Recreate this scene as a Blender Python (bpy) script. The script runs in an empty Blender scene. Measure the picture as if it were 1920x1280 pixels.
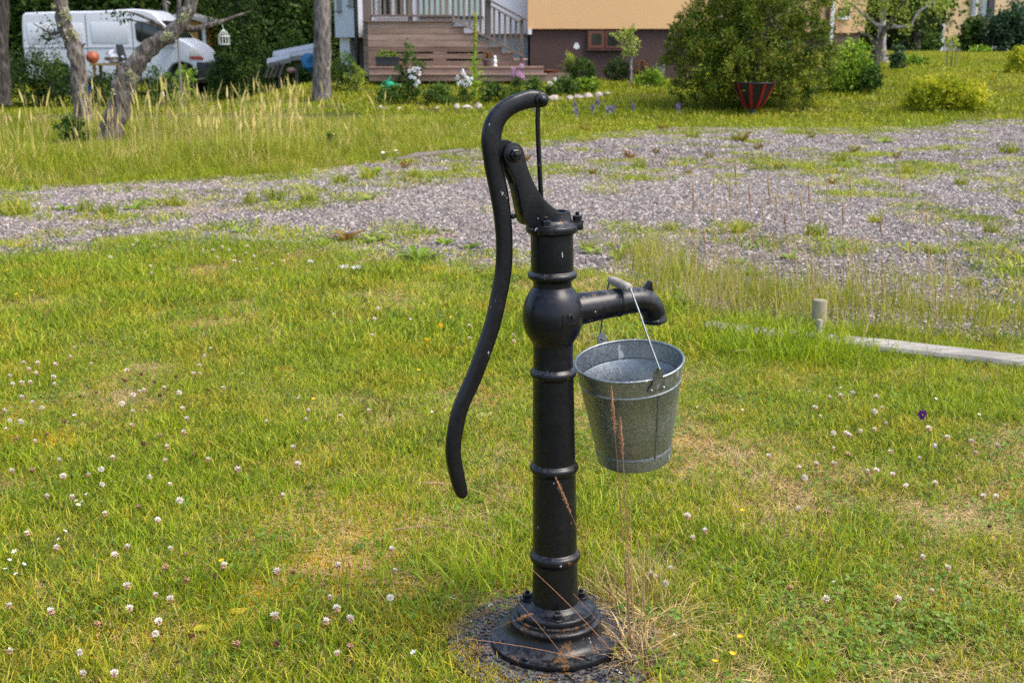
import bpy, bmesh, math, random
import numpy as np
from mathutils import Vector, Matrix, Euler, noise as mnoise

R = math.radians
rng = np.random.default_rng(12)
random.seed(12)
sc = bpy.context.scene

# ---------------------------------------------------------------- camera
CAM_H = 1.62
FPX = 2250.0                       # focal length in pixels of a 1920 px wide picture
PITCH = math.atan(565.0 / FPX)
cd = bpy.data.cameras.new('camera')
cam = bpy.data.objects.new('camera', cd)
sc.collection.objects.link(cam)
cam.location = (0, 0, CAM_H)
cam.rotation_euler = (math.pi / 2 - PITCH, 0, 0)
cd.sensor_width = 36.0
cd.lens = FPX / 1920.0 * 36.0
cd.clip_start = 0.05
cd.clip_end = 2000
cd.dof.use_dof = True
cd.dof.focus_distance = 3.12
cd.dof.aperture_fstop = 7.5
sc.camera = cam

# ---------------------------------------------------------------- sky, sun, exposure
SUN_EL, SUN_AZ = 57.0, 108.0        # azimuth clockwise from +Y (to the right of the view)
w = bpy.data.worlds.new('World'); sc.world = w; w.use_nodes = True
wn = w.node_tree; wn.nodes.clear()
sky = wn.nodes.new('ShaderNodeTexSky'); sky.sky_type = 'NISHITA'; sky.sun_disc = False
sky.sun_elevation = R(SUN_EL); sky.sun_rotation = R(SUN_AZ)
sky.air_density = 1.0; sky.dust_density = 3.0; sky.ozone_density = 1.0
bg = wn.nodes.new('ShaderNodeBackground'); bg.inputs['Strength'].default_value = 0.115
wo = wn.nodes.new('ShaderNodeOutputWorld')
wn.links.new(sky.outputs[0], bg.inputs[0]); wn.links.new(bg.outputs[0], wo.inputs[0])
sd = bpy.data.lights.new('sun', 'SUN'); sd.energy = 1.3; sd.angle = R(32); sd.color = (1.0, 0.94, 0.84)
sun = bpy.data.objects.new('sun', sd); sc.collection.objects.link(sun)
_sv = Vector((math.sin(R(SUN_AZ)) * math.cos(R(SUN_EL)), math.cos(R(SUN_AZ)) * math.cos(R(SUN_EL)), math.sin(R(SUN_EL))))
sun.rotation_euler = _sv.to_track_quat('Z', 'Y').to_euler()
sun.location = (6, -2, 9)
sc.view_settings.view_transform = 'Standard'
sc.view_settings.look = 'None'
sc.view_settings.exposure = 1.62
sc.view_settings.gamma = 1.0
sc.view_settings.use_curve_mapping = False
sc.render.engine = 'CYCLES'
sc.cycles.use_denoising = False
sc.cycles.max_bounces = 6
sc.cycles.diffuse_bounces = 3
sc.cycles.glossy_bounces = 3
sc.cycles.transmission_bounces = 3
sc.cycles.sample_clamp_indirect = 6.0

# ---------------------------------------------------------------- terrain and where picture points lie on it
def sstep(a, b, v):
    t = np.clip((np.asarray(v, float) - a) / (b - a), 0, 1)
    return t * t * (3 - 2 * t)

def ground_z(x, y):
    x = np.asarray(x, float); y = np.asarray(y, float)
    z = 0.55 * sstep(23, 31, y) * sstep(-7.5, -4.0, x)
    z = z + 0.55 * sstep(25, 42, y) * sstep(4, 12, x)
    return z

CP, SP = math.cos(PITCH), math.sin(PITCH)
def ray(px, py):
    dx = (px - 960.0) / FPX; dy = (640.0 - py) / FPX
    return np.array([dx, CP + dy * SP, -SP + dy * CP])
def at(px, py, Y):
    d = ray(px, py); t = Y / d[1]
    return Vector((d[0] * t, Y, CAM_H + d[2] * t))
def hit(px, py):
    d = ray(px, py); z = 0.0
    for _ in range(40):
        t = (z - CAM_H) / d[2]
        z = 0.5 * z + 0.5 * float(ground_z(d[0] * t, d[1] * t))
    t = (z - CAM_H) / d[2]
    return Vector((d[0] * t, d[1] * t, float(ground_z(d[0] * t, d[1] * t))))
def project(x, y, z):
    dz = np.asarray(z) - CAM_H; y = np.asarray(y)
    depth = y * CP - dz * SP
    up = y * SP + dz * CP
    return 960 + FPX * np.asarray(x) / depth, 640 - FPX * up / depth
def gpos(x, y):
    return Vector((x, y, float(ground_z(x, y))))

# ---------------------------------------------------------------- smooth value noise for layout
_perm = rng.random((64, 64))
def vnoise(x, y, s, o=0.0):
    x = np.asarray(x, float) / s + 17.3 + o; y = np.asarray(y, float) / s + 5.7 + o * 1.7
    xi = np.floor(x).astype(int); yi = np.floor(y).astype(int)
    fx = x - xi; fy = y - yi
    fx = fx * fx * (3 - 2 * fx); fy = fy * fy * (3 - 2 * fy)
    P = lambda a, b: _perm[a % 64, b % 64]
    return (P(xi, yi) * (1 - fx) + P(xi + 1, yi) * fx) * (1 - fy) + (P(xi, yi + 1) * (1 - fx) + P(xi + 1, yi + 1) * fx) * fy

# ---------------------------------------------------------------- objects
COL = sc.collection
def tag(o, label=None, cat=None, group=None, kind=None):
    if label: o['label'] = label
    if cat: o['category'] = cat
    if group: o['group'] = group
    if kind: o['kind'] = kind
    return o
def empty(name, loc=(0, 0, 0), rz=0.0, parent=None):
    o = bpy.data.objects.new(name, None); COL.objects.link(o)
    o.location = loc; o.rotation_euler = (0, 0, rz); o.empty_display_size = 0.1
    if parent: o.parent = parent
    return o
def link(name, me, mat=None, parent=None, loc=None):
    o = bpy.data.objects.new(name, me); COL.objects.link(o)
    if mat is not None:
        me.materials.clear()
        for m in (mat if isinstance(mat, (list, tuple)) else [mat]): me.materials.append(m)
    if parent: o.parent = parent
    if loc is not None: o.location = loc
    return o
def copy_tree(o, parent=None):
    c = o.copy(); COL.objects.link(c); c.parent = parent
    for ch in list(o.children): copy_tree(ch, c)
    return c

def npmesh(name, V, Fs, smooth=False, mi=None):
    """V (N,3), Fs list of (m,k) index arrays, mi list of material indices for each array"""
    me = bpy.data.meshes.new(name)
    V = np.ascontiguousarray(V, np.float32)
    me.vertices.add(len(V)); me.vertices.foreach_set('co', V.ravel())
    Fs = [np.asarray(f, np.int32) for f in Fs if len(f)]
    loops = np.concatenate([f.ravel() for f in Fs])
    tot = np.concatenate([np.full(len(f), f.shape[1], np.int32) for f in Fs])
    st = np.concatenate([[0], np.cumsum(tot)[:-1]]).astype(np.int32)
    me.loops.add(len(loops)); me.loops.foreach_set('vertex_index', loops)
    me.polygons.add(len(tot)); me.polygons.foreach_set('loop_start', st)
    me.polygons.foreach_set('use_smooth', np.full(len(tot), bool(smooth)))
    if mi is not None:
        me.polygons.foreach_set('material_index', np.concatenate([np.full(len(f), m, np.int32) for f, m in zip(Fs, mi)]))
    me.update(calc_edges=True); me.validate()
    return me

class MB:
    """collects shapes that become one mesh object"""
    def __init__(s): s.v = []; s.f = []
    def add(s, V, F):
        n = len(s.v); s.v.extend([tuple(map(float, p)) for p in V]); s.f.extend([tuple(int(i) + n for i in f) for f in F]); return s
    def box(s, lo, hi, M=None):
        (a, b, c), (d, e, f) = lo, hi
        V = [(a, b, c), (d, b, c), (d, e, c), (a, e, c), (a, b, f), (d, b, f), (d, e, f), (a, e, f)]
        if M is not None: V = [M @ Vector(p) for p in V]
        return s.add(V, [(0, 3, 2, 1), (4, 5, 6, 7), (0, 1, 5, 4), (1, 2, 6, 5), (2, 3, 7, 6), (3, 0, 4, 7)])
    def bar(s, p, q, wid, dep, up=(0, 0, 1)):
        p = Vector(p); q = Vector(q); t = (q - p).normalized(); up = Vector(up)
        a = t.cross(up)
        if a.length < 1e-4: a = t.cross(Vector((0, 1, 0)))
        a.normalize(); b = a.cross(t).normalized()
        V = []
        for c in (p, q):
            for u, v in ((-1, -1), (1, -1), (1, 1), (-1, 1)): V.append(c + a * (u * wid / 2) + b * (v * dep / 2))
        return s.add(V, [(3, 2, 1, 0), (4, 5, 6, 7), (0, 1, 5, 4), (1, 2, 6, 5), (2, 3, 7, 6), (3, 0, 4, 7)])
    def tube(s, path, rad, seg=10, cap=True, wob=0.0, sq=1.0):
        P = [Vector(p) for p in path]; n = len(P)
        if not hasattr(rad, '__len__'): rad = [rad] * n
        T = [(P[min(i + 1, n - 1)] - P[max(i - 1, 0)]).normalized() for i in range(n)]
        a = T[0].cross(Vector((0.31, 0.17, 0.93)))
        if a.length < 0.1: a = T[0].cross(Vector((1, 0, 0)))
        a.normalize(); V = []; F = []
        for i in range(n):
            a = (a - T[i] * a.dot(T[i])).normalized(); b = T[i].cross(a)
            for k in range(seg):
                th = 2 * math.pi * k / seg
                r = rad[i]
                if wob: r *= 1 + wob * (mnoise.noise(Vector((math.cos(th) * 1.3, math.sin(th) * 1.3, i * 0.55))) + 0.6 * mnoise.noise(Vector((math.cos(th) * 4, math.sin(th) * 4, i * 1.3))))
                V.append(P[i] + (a * math.cos(th) + b * math.sin(th) * sq) * r)
        for i in range(n - 1):
            for k in range(seg):
                k2 = (k + 1) % seg
                F.append((i * seg + k, i * seg + k2, (i + 1) * seg + k2, (i + 1) * seg + k))
        if cap:
            F.append(tuple(range(seg - 1, -1, -1))); F.append(tuple((n - 1) * seg + k for k in range(seg)))
        return s.add(V, F)
    def lathe(s, prof, seg=40, M=None, closed=False):
        """prof list of (r, z)"""
        V = []; F = []; n = len(prof)
        for r, z in prof:
            for k in range(seg):
                th = 2 * math.pi * k / seg
                p = Vector((max(r, 1e-5) * math.cos(th), max(r, 1e-5) * math.sin(th), z))
                V.append(M @ p if M is not None else p)
        for i in range(n - 1 + (1 if closed else 0)):
            j = (i + 1) % n
            for k in range(seg):
                k2 = (k + 1) % seg
                F.append((i * seg + k, i * seg + k2, j * seg + k2, j * seg + k))
        if not closed:
            F.append(tuple(range(seg - 1, -1, -1))); F.append(tuple((n - 1) * seg + k for k in range(seg)))
        return s.add(V, F)
    def prism(s, pts, nrm, t0, t1):
        """planar outline pts extruded along nrm from t0 to t1"""
        nrm = Vector(nrm); n = len(pts)
        V = [Vector(p) + nrm * t0 for p in pts] + [Vector(p) + nrm * t1 for p in pts]
        F = [tuple(range(n - 1, -1, -1)), tuple(range(n, 2 * n))] + [(i, (i + 1) % n, (i + 1) % n + n, i + n) for i in range(n)]
        return s.add(V, F)
    def ball(s, c, r, seg=16, rings=10, jit=0.0, seed=0):
        c = Vector(c); r = Vector(r) if hasattr(r, '__len__') else Vector((r, r, r))
        V = []; F = []
        for i in range(rings + 1):
            ph = math.pi * i / rings
            for k in range(seg):
                th = 2 * math.pi * k / seg
                d = Vector((math.sin(ph) * math.cos(th), math.sin(ph) * math.sin(th), math.cos(ph)))
                m = 1 + (jit * mnoise.noise(d * 1.7 + Vector((seed * 3.1, seed, 0))) if jit else 0)
                V.append(c + Vector((d.x * r.x, d.y * r.y, d.z * r.z)) * m)
        for i in range(rings):
            for k in range(seg):
                k2 = (k + 1) % seg
                F.append((i * seg + k, (i + 1) * seg + k, (i + 1) * seg + k2, i * seg + k2))
        return s.add(V, F)
    def mesh(s, name, smooth=False, bevel=0.0, angle=35, bseg=2):
        me = bpy.data.meshes.new(name)
        me.from_pydata(s.v, [], s.f)
        bm = bmesh.new(); bm.from_mesh(me)
        bmesh.ops.remove_doubles(bm, verts=bm.verts, dist=1e-5)
        bmesh.ops.recalc_face_normals(bm, faces=bm.faces)
        if bevel:
            ed = [e for e in bm.edges if len(e.link_faces) == 2 and e.calc_face_angle(0) > R(angle)]
            bmesh.ops.bevel(bm, geom=ed, offset=bevel, segments=bseg, affect='EDGES', profile=0.6, clamp_overlap=True)
        bm.to_mesh(me); bm.free()
        if smooth:
            me.polygons.foreach_set('use_smooth', np.ones(len(me.polygons), bool))
            me.set_sharp_from_angle(angle=R(angle if not bevel else 50))
        me.update()
        return me
    def obj(s, name, mat, parent=None, smooth=False, bevel=0.0, loc=None, angle=35, bseg=2):
        return link(name, s.mesh(name, smooth, bevel, angle, bseg), mat, parent, loc)

# ---------------------------------------------------------------- node materials
def lin(r, g, b):
    f = lambda c: (c / 255.0 / 12.92) if c / 255.0 <= 0.04045 else ((c / 255.0 + 0.055) / 1.055) ** 2.4
    return (f(r), f(g), f(b))
class Mat:
    def __init__(s, name):
        s.m = bpy.data.materials.new(name); s.m.use_nodes = True
        s.t = s.m.node_tree; s.t.nodes.clear()
        s.out = s.t.nodes.new('ShaderNodeOutputMaterial')
    def n(s, typ, props=None, **ins):
        nd = s.t.nodes.new('ShaderNode' + typ)
        for k, v in (props or {}).items(): setattr(nd, k, v)
        for k, v in ins.items():
            k = int(k[1:]) if k[0] == '_' and k[1:].isdigit() else k.replace('_', ' ')
            s.put(nd.inputs[k], v)
        return nd
    def put(s, inp, v):
        if isinstance(v, bpy.types.NodeSocket): s.t.links.new(v, inp)
        elif isinstance(v, bpy.types.Node): s.t.links.new(v.outputs[0], inp)
        elif isinstance(v, (tuple, list)) and inp.type == 'RGBA' and len(v) == 3: inp.default_value = (*v, 1)
        else: inp.default_value = v
    def pos(s): return s.n('NewGeometry').outputs['Position']
    def obj(s): return s.n('TexCoord').outputs['Object']
    def island(s): return s.n('NewGeometry').outputs['Random Per Island']
    def orand(s): return s.n('ObjectInfo').outputs['Random']
    def noise(s, vec, scale, detail=3.0, rough=0.55, dist=0.0):
        return s.n('TexNoise', Vector=vec, Scale=scale, Detail=detail, Roughness=rough, Distortion=dist).outputs['Fac']
    def voro(s, vec, scale, feature='F1', out='Distance'):
        return s.n('TexVoronoi', {'feature': feature}, Vector=vec, Scale=scale).outputs[out]
    def mapv(s, vec, scale=(1, 1, 1)): return s.n('Mapping', Vector=vec, Scale=scale).outputs[0]
    def ramp(s, fac, stops, interp='LINEAR'):
        r = s.n('ValToRGB', Fac=fac); e = r.color_ramp.elements; r.color_ramp.interpolation = interp
        while len(e) < len(stops): e.new(0.5)
        for q, (p, c) in zip(e, stops):
            q.position = p; q.color = (*c, 1) if hasattr(c, '__len__') else (c, c, c, 1)
        return r.outputs['Color']
    def mix(s, fac, a, b, mode='MIX'):
        nd = s.n('Mix', {'data_type': 'RGBA', 'blend_type': mode})
        s.put(nd.inputs[0], fac); s.put(nd.inputs[6], a); s.put(nd.inputs[7], b)
        return nd.outputs[2]
    def math(s, op, a, b=0.0, clamp=False): return s.n('Math', {'operation': op, 'use_clamp': clamp}, _0=a, _1=b).outputs[0]
    def step(s, v, a, b): return s.n('MapRange', {'interpolation_type': 'SMOOTHSTEP'}, Value=v, From_Min=a, From_Max=b).outputs[0]
    def bump(s, h, strength=0.3, dist=0.01): return s.n('Bump', Height=h, Strength=strength, Distance=dist).outputs[0]
    def bsdf(s, color, rough=0.6, metal=0.0, spec=0.5, normal=None, **kw):
        b = s.n('BsdfPrincipled'); s.put(b.inputs['Base Color'], color); s.put(b.inputs['Roughness'], rough)
        s.put(b.inputs['Metallic'], metal); s.put(b.inputs['Specular IOR Level'], spec)
        if normal is not None: s.put(b.inputs['Normal'], normal)
        for k, v in kw.items(): s.put(b.inputs[k.replace('_', ' ')], v)
        return b.outputs[0]
    def done(s, sh): s.t.links.new(sh, s.out.inputs['Surface']); return s.m
    def leafy(s, color, trans=0.35, rough=0.5, spec=0.3):
        p = s.bsdf(color, rough, 0, spec)
        tr = s.n('BsdfTranslucent'); s.put(tr.inputs[0], color)
        mx = s.n('MixShader'); s.put(mx.inputs[0], trans); s.t.links.new(p, mx.inputs[1]); s.t.links.new(tr.outputs[0], mx.inputs[2])
        return s.done(mx.outputs[0])

def plain(name, c, rough=0.6, metal=0.0, spec=0.5, var=0.12, scale=6.0, bump=0.15):
    m = Mat(name); o = m.obj(); nz = m.noise(o, scale, 5.0, 0.6)
    col = m.mix(m.math('MULTIPLY', nz, 1.0), tuple(x * (1 - var) for x in c), tuple(min(1, x * (1 + var)) for x in c))
    return m.done(m.bsdf(col, m.ramp(nz, [(0.3, max(0.05, rough - 0.1)), (0.7, min(1, rough + 0.1))]), metal, spec, m.bump(m.noise(o, scale * 9, 4), bump, 0.004)))

def foliage(name, cols, trans=0.35, big=0.9, rough=0.5, spec=0.25):
    """leaf colours picked leaf by leaf, drifting over a metre or so"""
    m = Mat(name)
    f = m.math('ADD', m.math('MULTIPLY', m.island(), 0.55), m.math('MULTIPLY', m.step(m.noise(m.pos(), big, 2.0), 0.3, 0.7), 0.45))
    k = len(cols)
    c = m.ramp(f, [(0.08 + 0.84 * i / (k - 1), q) for i, q in enumerate(cols)])
    return m.leafy(c, trans, rough, spec)

# ================================================================ the ground
GLO = np.array([(-2500, 640), (-800, 530), (0, 476), (200, 452), (350, 442), (560, 456), (640, 476), (760, 492), (900, 500), (1060, 505), (1230, 520), (1310, 585), (1500, 613), (1700, 628), (1920, 645), (2500, 690), (4200, 830)], float)
GHI = np.array([(-2500, 420), (-800, 375), (0, 356), (200, 346), (400, 336), (560, 330), (640, 312), (760, 294), (900, 276), (1000, 268), (1130, 250), (1250, 241), (1400, 238), (1600, 240), (1750, 238), (1840, 226), (1920, 222), (2500, 215), (4200, 212)], float)
def glo(px): return np.interp(px, GLO[:, 0], GLO[:, 1])
def ghi(px): return np.interp(px, GHI[:, 0], GHI[:, 1])

def soil_mat():
    m = Mat('lawn_soil'); p = m.pos()
    a = m.noise(p, 3.0, 5, 0.65); b = m.noise(p, 55.0, 4, 0.7); c = m.noise(p, 0.6, 3)
    thatch = m.ramp(b, [(0.25, (0.018, 0.014, 0.006)), (0.5, (0.07, 0.05, 0.02)), (0.78, (0.24, 0.17, 0.07))])
    green = m.ramp(b, [(0.3, (0.015, 0.022, 0.004)), (0.55, (0.05, 0.07, 0.010)), (0.8, (0.17, 0.18, 0.03))])
    f = m.step(m.math('ADD', m.math('MULTIPLY', a, 0.6), m.math('MULTIPLY', c, 0.5)), 0.42, 0.66)
    return m.done(m.bsdf(m.mix(f, thatch, green), 0.9, 0, 0.2, m.bump(b, 0.7, 0.02)))

def gravel_mat():
    m = Mat('gravel_bed'); p = m.pos()
    v = m.n('TexVoronoi', {'feature': 'F1'}, Vector=p, Scale=38.0)
    v2 = m.n('TexVoronoi', {'feature': 'F1'}, Vector=p, Scale=90.0)
    cell = m.n('SeparateColor', Color=v.outputs['Color']).outputs[0]
    stone = m.ramp(cell, [(0.0, (0.04, 0.034, 0.036)), (0.3, (0.10, 0.084, 0.084)), (0.5, (0.16, 0.13, 0.12)), (0.7, (0.21, 0.145, 0.125)), (0.88, (0.27, 0.235, 0.22)), (1.0, (0.45, 0.41, 0.38))])
    gap = m.step(v.outputs['Distance'], 0.28, 0.62)
    col = m.mix(gap, stone, (0.07, 0.06, 0.055))
    dirt = m.step(m.noise(p, 0.55, 5, 0.6), 0.5, 0.72)
    col = m.mix(m.math('MULTIPLY', dirt, 0.45), col, (0.16, 0.12, 0.07))
    h = m.math('SUBTRACT', m.math('MULTIPLY', v2.outputs['Distance'], 0.3), v.outputs['Distance'])
    return m.done(m.bsdf(col, 0.85, 0, 0.3, m.bump(h, 0.9, 0.03)))

def wood_mat(name, c0, c1, axis=(1, 1, 1), scale=5.0, rough=0.75):
    """weathered sawn wood; axis stretches the grain"""
    m = Mat(name); o = m.mapv(m.obj(), axis)
    a = m.noise(o, scale, 6, 0.65, 0.4); b = m.noise(o, scale * 5, 4, 0.7); d = m.noise(m.obj(), 1.3, 3)
    rv = m.orand()
    f = m.math('ADD', m.math('MULTIPLY', a, 0.6), m.math('MULTIPLY', b, 0.25))
    f = m.math('ADD', f, m.math('MULTIPLY', rv, 0.28))
    col = m.ramp(f, [(0.3, tuple(x * 0.62 for x in c0)), (0.5, c0), (0.8, c1)])
    col = m.mix(m.math('MULTIPLY', m.step(d, 0.5, 0.75), 0.3), col, tuple(x * 0.55 for x in c0))
    return m.done(m.bsdf(col, rough, 0, 0.3, m.bump(f, 0.5, 0.006)))

def grid_mesh(name, xs, ys):
    X, Y = np.meshgrid(xs, ys); Z = ground_z(X, Y)
    nx, ny = len(xs), len(ys)
    i = np.arange(nx - 1)[None, :] + np.arange(ny - 1)[:, None] * nx
    F = np.stack([i, i + 1, i + nx + 1, i + nx], -1).reshape(-1, 4)
    return npmesh(name, np.stack([X, Y, Z], -1).reshape(-1, 3), [F], True)
xs = np.unique(np.concatenate([np.linspace(-26, 26, 105), [-600, -300, -120, -60, -40, -32, 32, 40, 60, 120, 300, 600]]))
ys = np.unique(np.concatenate([np.linspace(-6, 56, 125), [-500, -150, -50, -20, -10, 64, 80, 120, 250, 600, 900]]))
tag(link('ground', grid_mesh('ground', xs, ys), soil_mat()), 'lawn soil and garden ground under the grass', 'ground', kind='structure')

# the gravel drive: a sheet a little above the soil, bounded by its two verges
cols = np.arange(-900, 2900, 20); T = 40
V = []
for cx in cols:
    jl = 9 * (vnoise(cx, 0, 60) - 0.5) * 2 if cx < 1300 else 0
    jh = 4 * (vnoise(cx, 9, 70) - 0.5) * 2
    a = hit(cx, glo(cx) + jl); b = hit(cx, ghi(cx) + jh)
    for k in range(T + 1):
        p = a.lerp(b, k / T); V.append((p.x, p.y, float(ground_z(p.x, p.y)) + 0.012))
i = np.arange(T)[None, :] + np.arange(len(cols) - 1)[:, None] * (T + 1)
F = np.stack([i, i + T + 1, i + T + 2, i + 1], -1).reshape(-1, 4)
tag(link('gravel_drive', npmesh('gravel_drive', V, [F], True), gravel_mat()), 'grey gravel drive crossing behind the pump', 'driveway', kind='structure')

# ---------------------------------------------------------------- scatter of many small sources over points
def scatter(name, label, cat, P, rz, scl, idx, sources, tilt=None):
    me = bpy.data.meshes.new(name); P = np.asarray(P, np.float32); n = len(P)
    me.vertices.add(n); me.vertices.foreach_set('co', P.ravel())
    for k, v, t in (('turn', rz, 'FLOAT'), ('size', scl, 'FLOAT'), ('pick', idx, 'INT'), ('lean', tilt if tilt is not None else np.zeros(n), 'FLOAT')):
        a = me.attributes.new(k, t, 'POINT'); a.data.foreach_set('value', np.asarray(v, np.int32 if t == 'INT' else np.float32))
    c = bpy.data.collections.new(name + '_sources')
    for i, (sm, mt) in enumerate(sources):
        so = bpy.data.objects.new('%s_piece_%02d' % (name, i), sm)
        sm.materials.clear()
        for q in (mt if isinstance(mt, (list, tuple)) else [mt]): sm.materials.append(q)
        c.objects.link(so)
    g = bpy.data.node_groups.new(name, 'GeometryNodeTree')
    g.interface.new_socket('Geometry', in_out='INPUT', socket_type='NodeSocketGeometry')
    g.interface.new_socket('Geometry', in_out='OUTPUT', socket_type='NodeSocketGeometry')
    gi = g.nodes.new('NodeGroupInput'); go = g.nodes.new('NodeGroupOutput')
    ip = g.nodes.new('GeometryNodeInstanceOnPoints'); ci = g.nodes.new('GeometryNodeCollectionInfo')
    ci.inputs['Collection'].default_value = c; ci.inputs['Separate Children'].default_value = True; ci.inputs['Reset Children'].default_value = True
    def attr(nm, t):
        a = g.nodes.new('GeometryNodeInputNamedAttribute'); a.data_type = t; a.inputs['Name'].default_value = nm; return a.outputs[0]
    L = g.links.new
    cx = g.nodes.new('ShaderNodeCombineXYZ'); L(attr('lean', 'FLOAT'), cx.inputs[0]); L(attr('turn', 'FLOAT'), cx.inputs[2])
    er = g.nodes.new('FunctionNodeEulerToRotation'); L(cx.outputs[0], er.inputs[0])
    L(gi.outputs[0], ip.inputs['Points']); L(ci.outputs[0], ip.inputs['Instance'])
    ip.inputs['Pick Instance'].default_value = True
    L(attr('pick', 'INT'), ip.inputs['Instance Index']); L(er.outputs[0], ip.inputs['Rotation']); L(attr('size', 'FLOAT'), ip.inputs['Scale'])
    L(ip.outputs[0], go.inputs[0])
    o = bpy.data.objects.new(name, me); COL.objects.link(o)
    md = o.modifiers.new('scatter', 'NODES'); md.node_group = g
    return tag(o, label, cat, kind='stuff')

def blades(name, n, rad, h0, h1, wid, lean=0.5, flat=0.0, seed=0, curl=0.5):
    """a patch of n grass blades; flat pushes them towards lying down"""
    r = np.random.default_rng(seed)
    rr = rad * np.sqrt(r.random(n)); th = r.random(n) * 6.283
    B = np.stack([rr * np.cos(th), rr * np.sin(th), np.zeros(n)], -1)
    h = h0 + (h1 - h0) * r.random(n) ** 1.4
    az = r.random(n) * 6.283; d = np.stack([np.cos(az), np.sin(az), np.zeros(n)], -1)
    s = np.stack([-np.sin(az), np.cos(az), np.zeros(n)], -1)
    tw = (r.random(n) - 0.5) * 2.2
    s = s * np.cos(tw)[:, None] + d * np.sin(tw)[:, None]
    ln = lean * (0.25 + r.random(n)) + flat * (0.6 + 0.4 * r.random(n))
    up = np.clip(1 - flat * (0.75 + 0.25 * r.random(n)), 0.06, 1)
    w = wid * (0.6 + 0.8 * r.random(n))
    V = []
    for t, ww in ((0, 0.8), (0.4, 1.0), (0.75, 0.7)):
        c = B + d * (h * ln * (t * (1 - curl) + curl * t * t))[:, None] + np.array([0, 0, 1.0]) * (h * up * (t - 0.25 * ln * t * t))[:, None]
        V += [c - s * (w * ww / 2)[:, None], c + s * (w * ww / 2)[:, None]]
    t = 1.0
    V.append(B + d * (h * ln)[:, None] + np.array([0, 0, 1.0]) * (h * up * (1 - 0.3 * ln))[:, None])
    V = np.stack(V, 1).reshape(-1, 3)
    b = np.arange(n)[:, None] * 7
    q1 = b + np.array([0, 1, 3, 2]); q2 = b + np.array([2, 3, 5, 4]); t3 = b + np.array([4, 5, 6])
    return npmesh(name, V, [q1, q2, t3], True)

def trefoils(name, n, rad, hh, size, seed=0):
    """clover leaves: three rounded leaflets on a thin stalk"""
    r = np.random.default_rng(seed); V = []; Q = []; Tt = []; S = []
    for i in range(n):
        a = r.random() * 6.283; q = rad * math.sqrt(r.random()); z = hh * (0.4 + 0.6 * r.random())
        bx, by = q * math.cos(a), q * math.sin(a); rot = r.random() * 6.283; sz = size * (0.7 + 0.6 * r.random())
        tx, ty = (r.random(2) - 0.5) * 0.9
        for k in range(3):
            t = rot + k * 2.094; c, s = math.cos(t), math.sin(t); b = len(V)
            for u, v, zz in ((0, 0, 0), (0.45, 0.42, .12), (0.9, 0.34, .1), (1.0, 0, 0), (0.9, -0.34, .1), (0.45, -0.42, .12)):
                X, Y = sz * (c * u - s * v), sz * (s * u + c * v)
                V.append((bx + X, by + Y, z + X * tx + Y * ty + zz * sz * 0.6))
            Q.append((b, b + 1, b + 2, b + 3)); Q.append((b, b + 3, b + 4, b + 5))
        b = len(V); V += [(bx - 0.0007, by, 0), (bx + 0.0007, by, 0), (bx, by, z)]; Tt.append((b, b + 1, b + 2))
    return npmesh(name, V, [Q, Tt], True)

def grass_mat(name, stops, dry, dry_amt=0.5, patch=1.3, lo=0.45, hi=0.75, trans=0.35):
    m = Mat(name); p = m.pos()
    isl = m.island(); ob = m.orand()
    f = m.math('ADD', m.math('MULTIPLY', isl, 0.65), m.math('MULTIPLY', ob, 0.35))
    k = len(stops)
    c = m.ramp(f, [(0.05 + 0.9 * i / (k - 1), q) for i, q in enumerate(stops)])
    pn = m.step(m.math('ADD', m.noise(p, patch, 4, 0.6), m.math('MULTIPLY', m.math('SUBTRACT', isl, 0.5), 0.35)), lo, hi)
    c = m.mix(m.math('MULTIPLY', pn, dry_amt), c, dry)
    return m.leafy(c, trans, 0.5, 0.3)

G_GREEN = grass_mat('grass_green', [(0.025, 0.046, 0.002), (0.105, 0.175, 0.004), (0.255, 0.345, 0.007), (0.43, 0.48, 0.012), (0.68, 0.60, 0.10)], (0.62, 0.42, 0.05), 0.58, 2.2, 0.45, 0.75, 0.42)
G_LUSH = grass_mat('grass_lush', [(0.07, 0.13, 0.003), (0.18, 0.28, 0.005), (0.32, 0.42, 0.008), (0.50, 0.54, 0.015)], (0.52, 0.46, 0.03), 0.4, trans=0.42)
G_STRAW = grass_mat('grass_straw', [(0.20, 0.13, 0.05), (0.45, 0.33, 0.14), (0.68, 0.50, 0.25), (0.46, 0.38, 0.05)], (0.50, 0.27, 0.07), 0.55, 3.0, trans=0.2)
G_MOSS = grass_mat('moss', [(0.30, 0.19, 0.008), (0.60, 0.37, 0.010), (0.70, 0.47, 0.015), (0.42, 0.37, 0.015)], (0.46, 0.38, 0.02), 0.35, 2.5)
G_CLOVER = grass_mat('clover_leaf', [(0.05, 0.11, 0.010), (0.10, 0.20, 0.015), (0.16, 0.28, 0.025), (0.22, 0.30, 0.07)], (0.25, 0.30, 0.04), 0.5)
G_TALL = grass_mat('meadow_grass', [(0.10, 0.15, 0.006), (0.21, 0.27, 0.010), (0.35, 0.37, 0.018), (0.50, 0.45, 0.07)], (0.50, 0.41, 0.06), 0.55, 0.5)
G_SEED = grass_mat('seeding_stems', [(0.34, 0.27, 0.06), (0.52, 0.39, 0.13), (0.64, 0.50, 0.20), (0.44, 0.30, 0.12)], (0.34, 0.36, 0.05), 0.6, 0.6, trans=0.2)
G_GARDEN = grass_mat('garden_lawn', [(0.10, 0.15, 0.004), (0.21, 0.27, 0.007), (0.33, 0.36, 0.011), (0.47, 0.43, 0.03)], (0.50, 0.38, 0.045), 0.55, 0.35)

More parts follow.
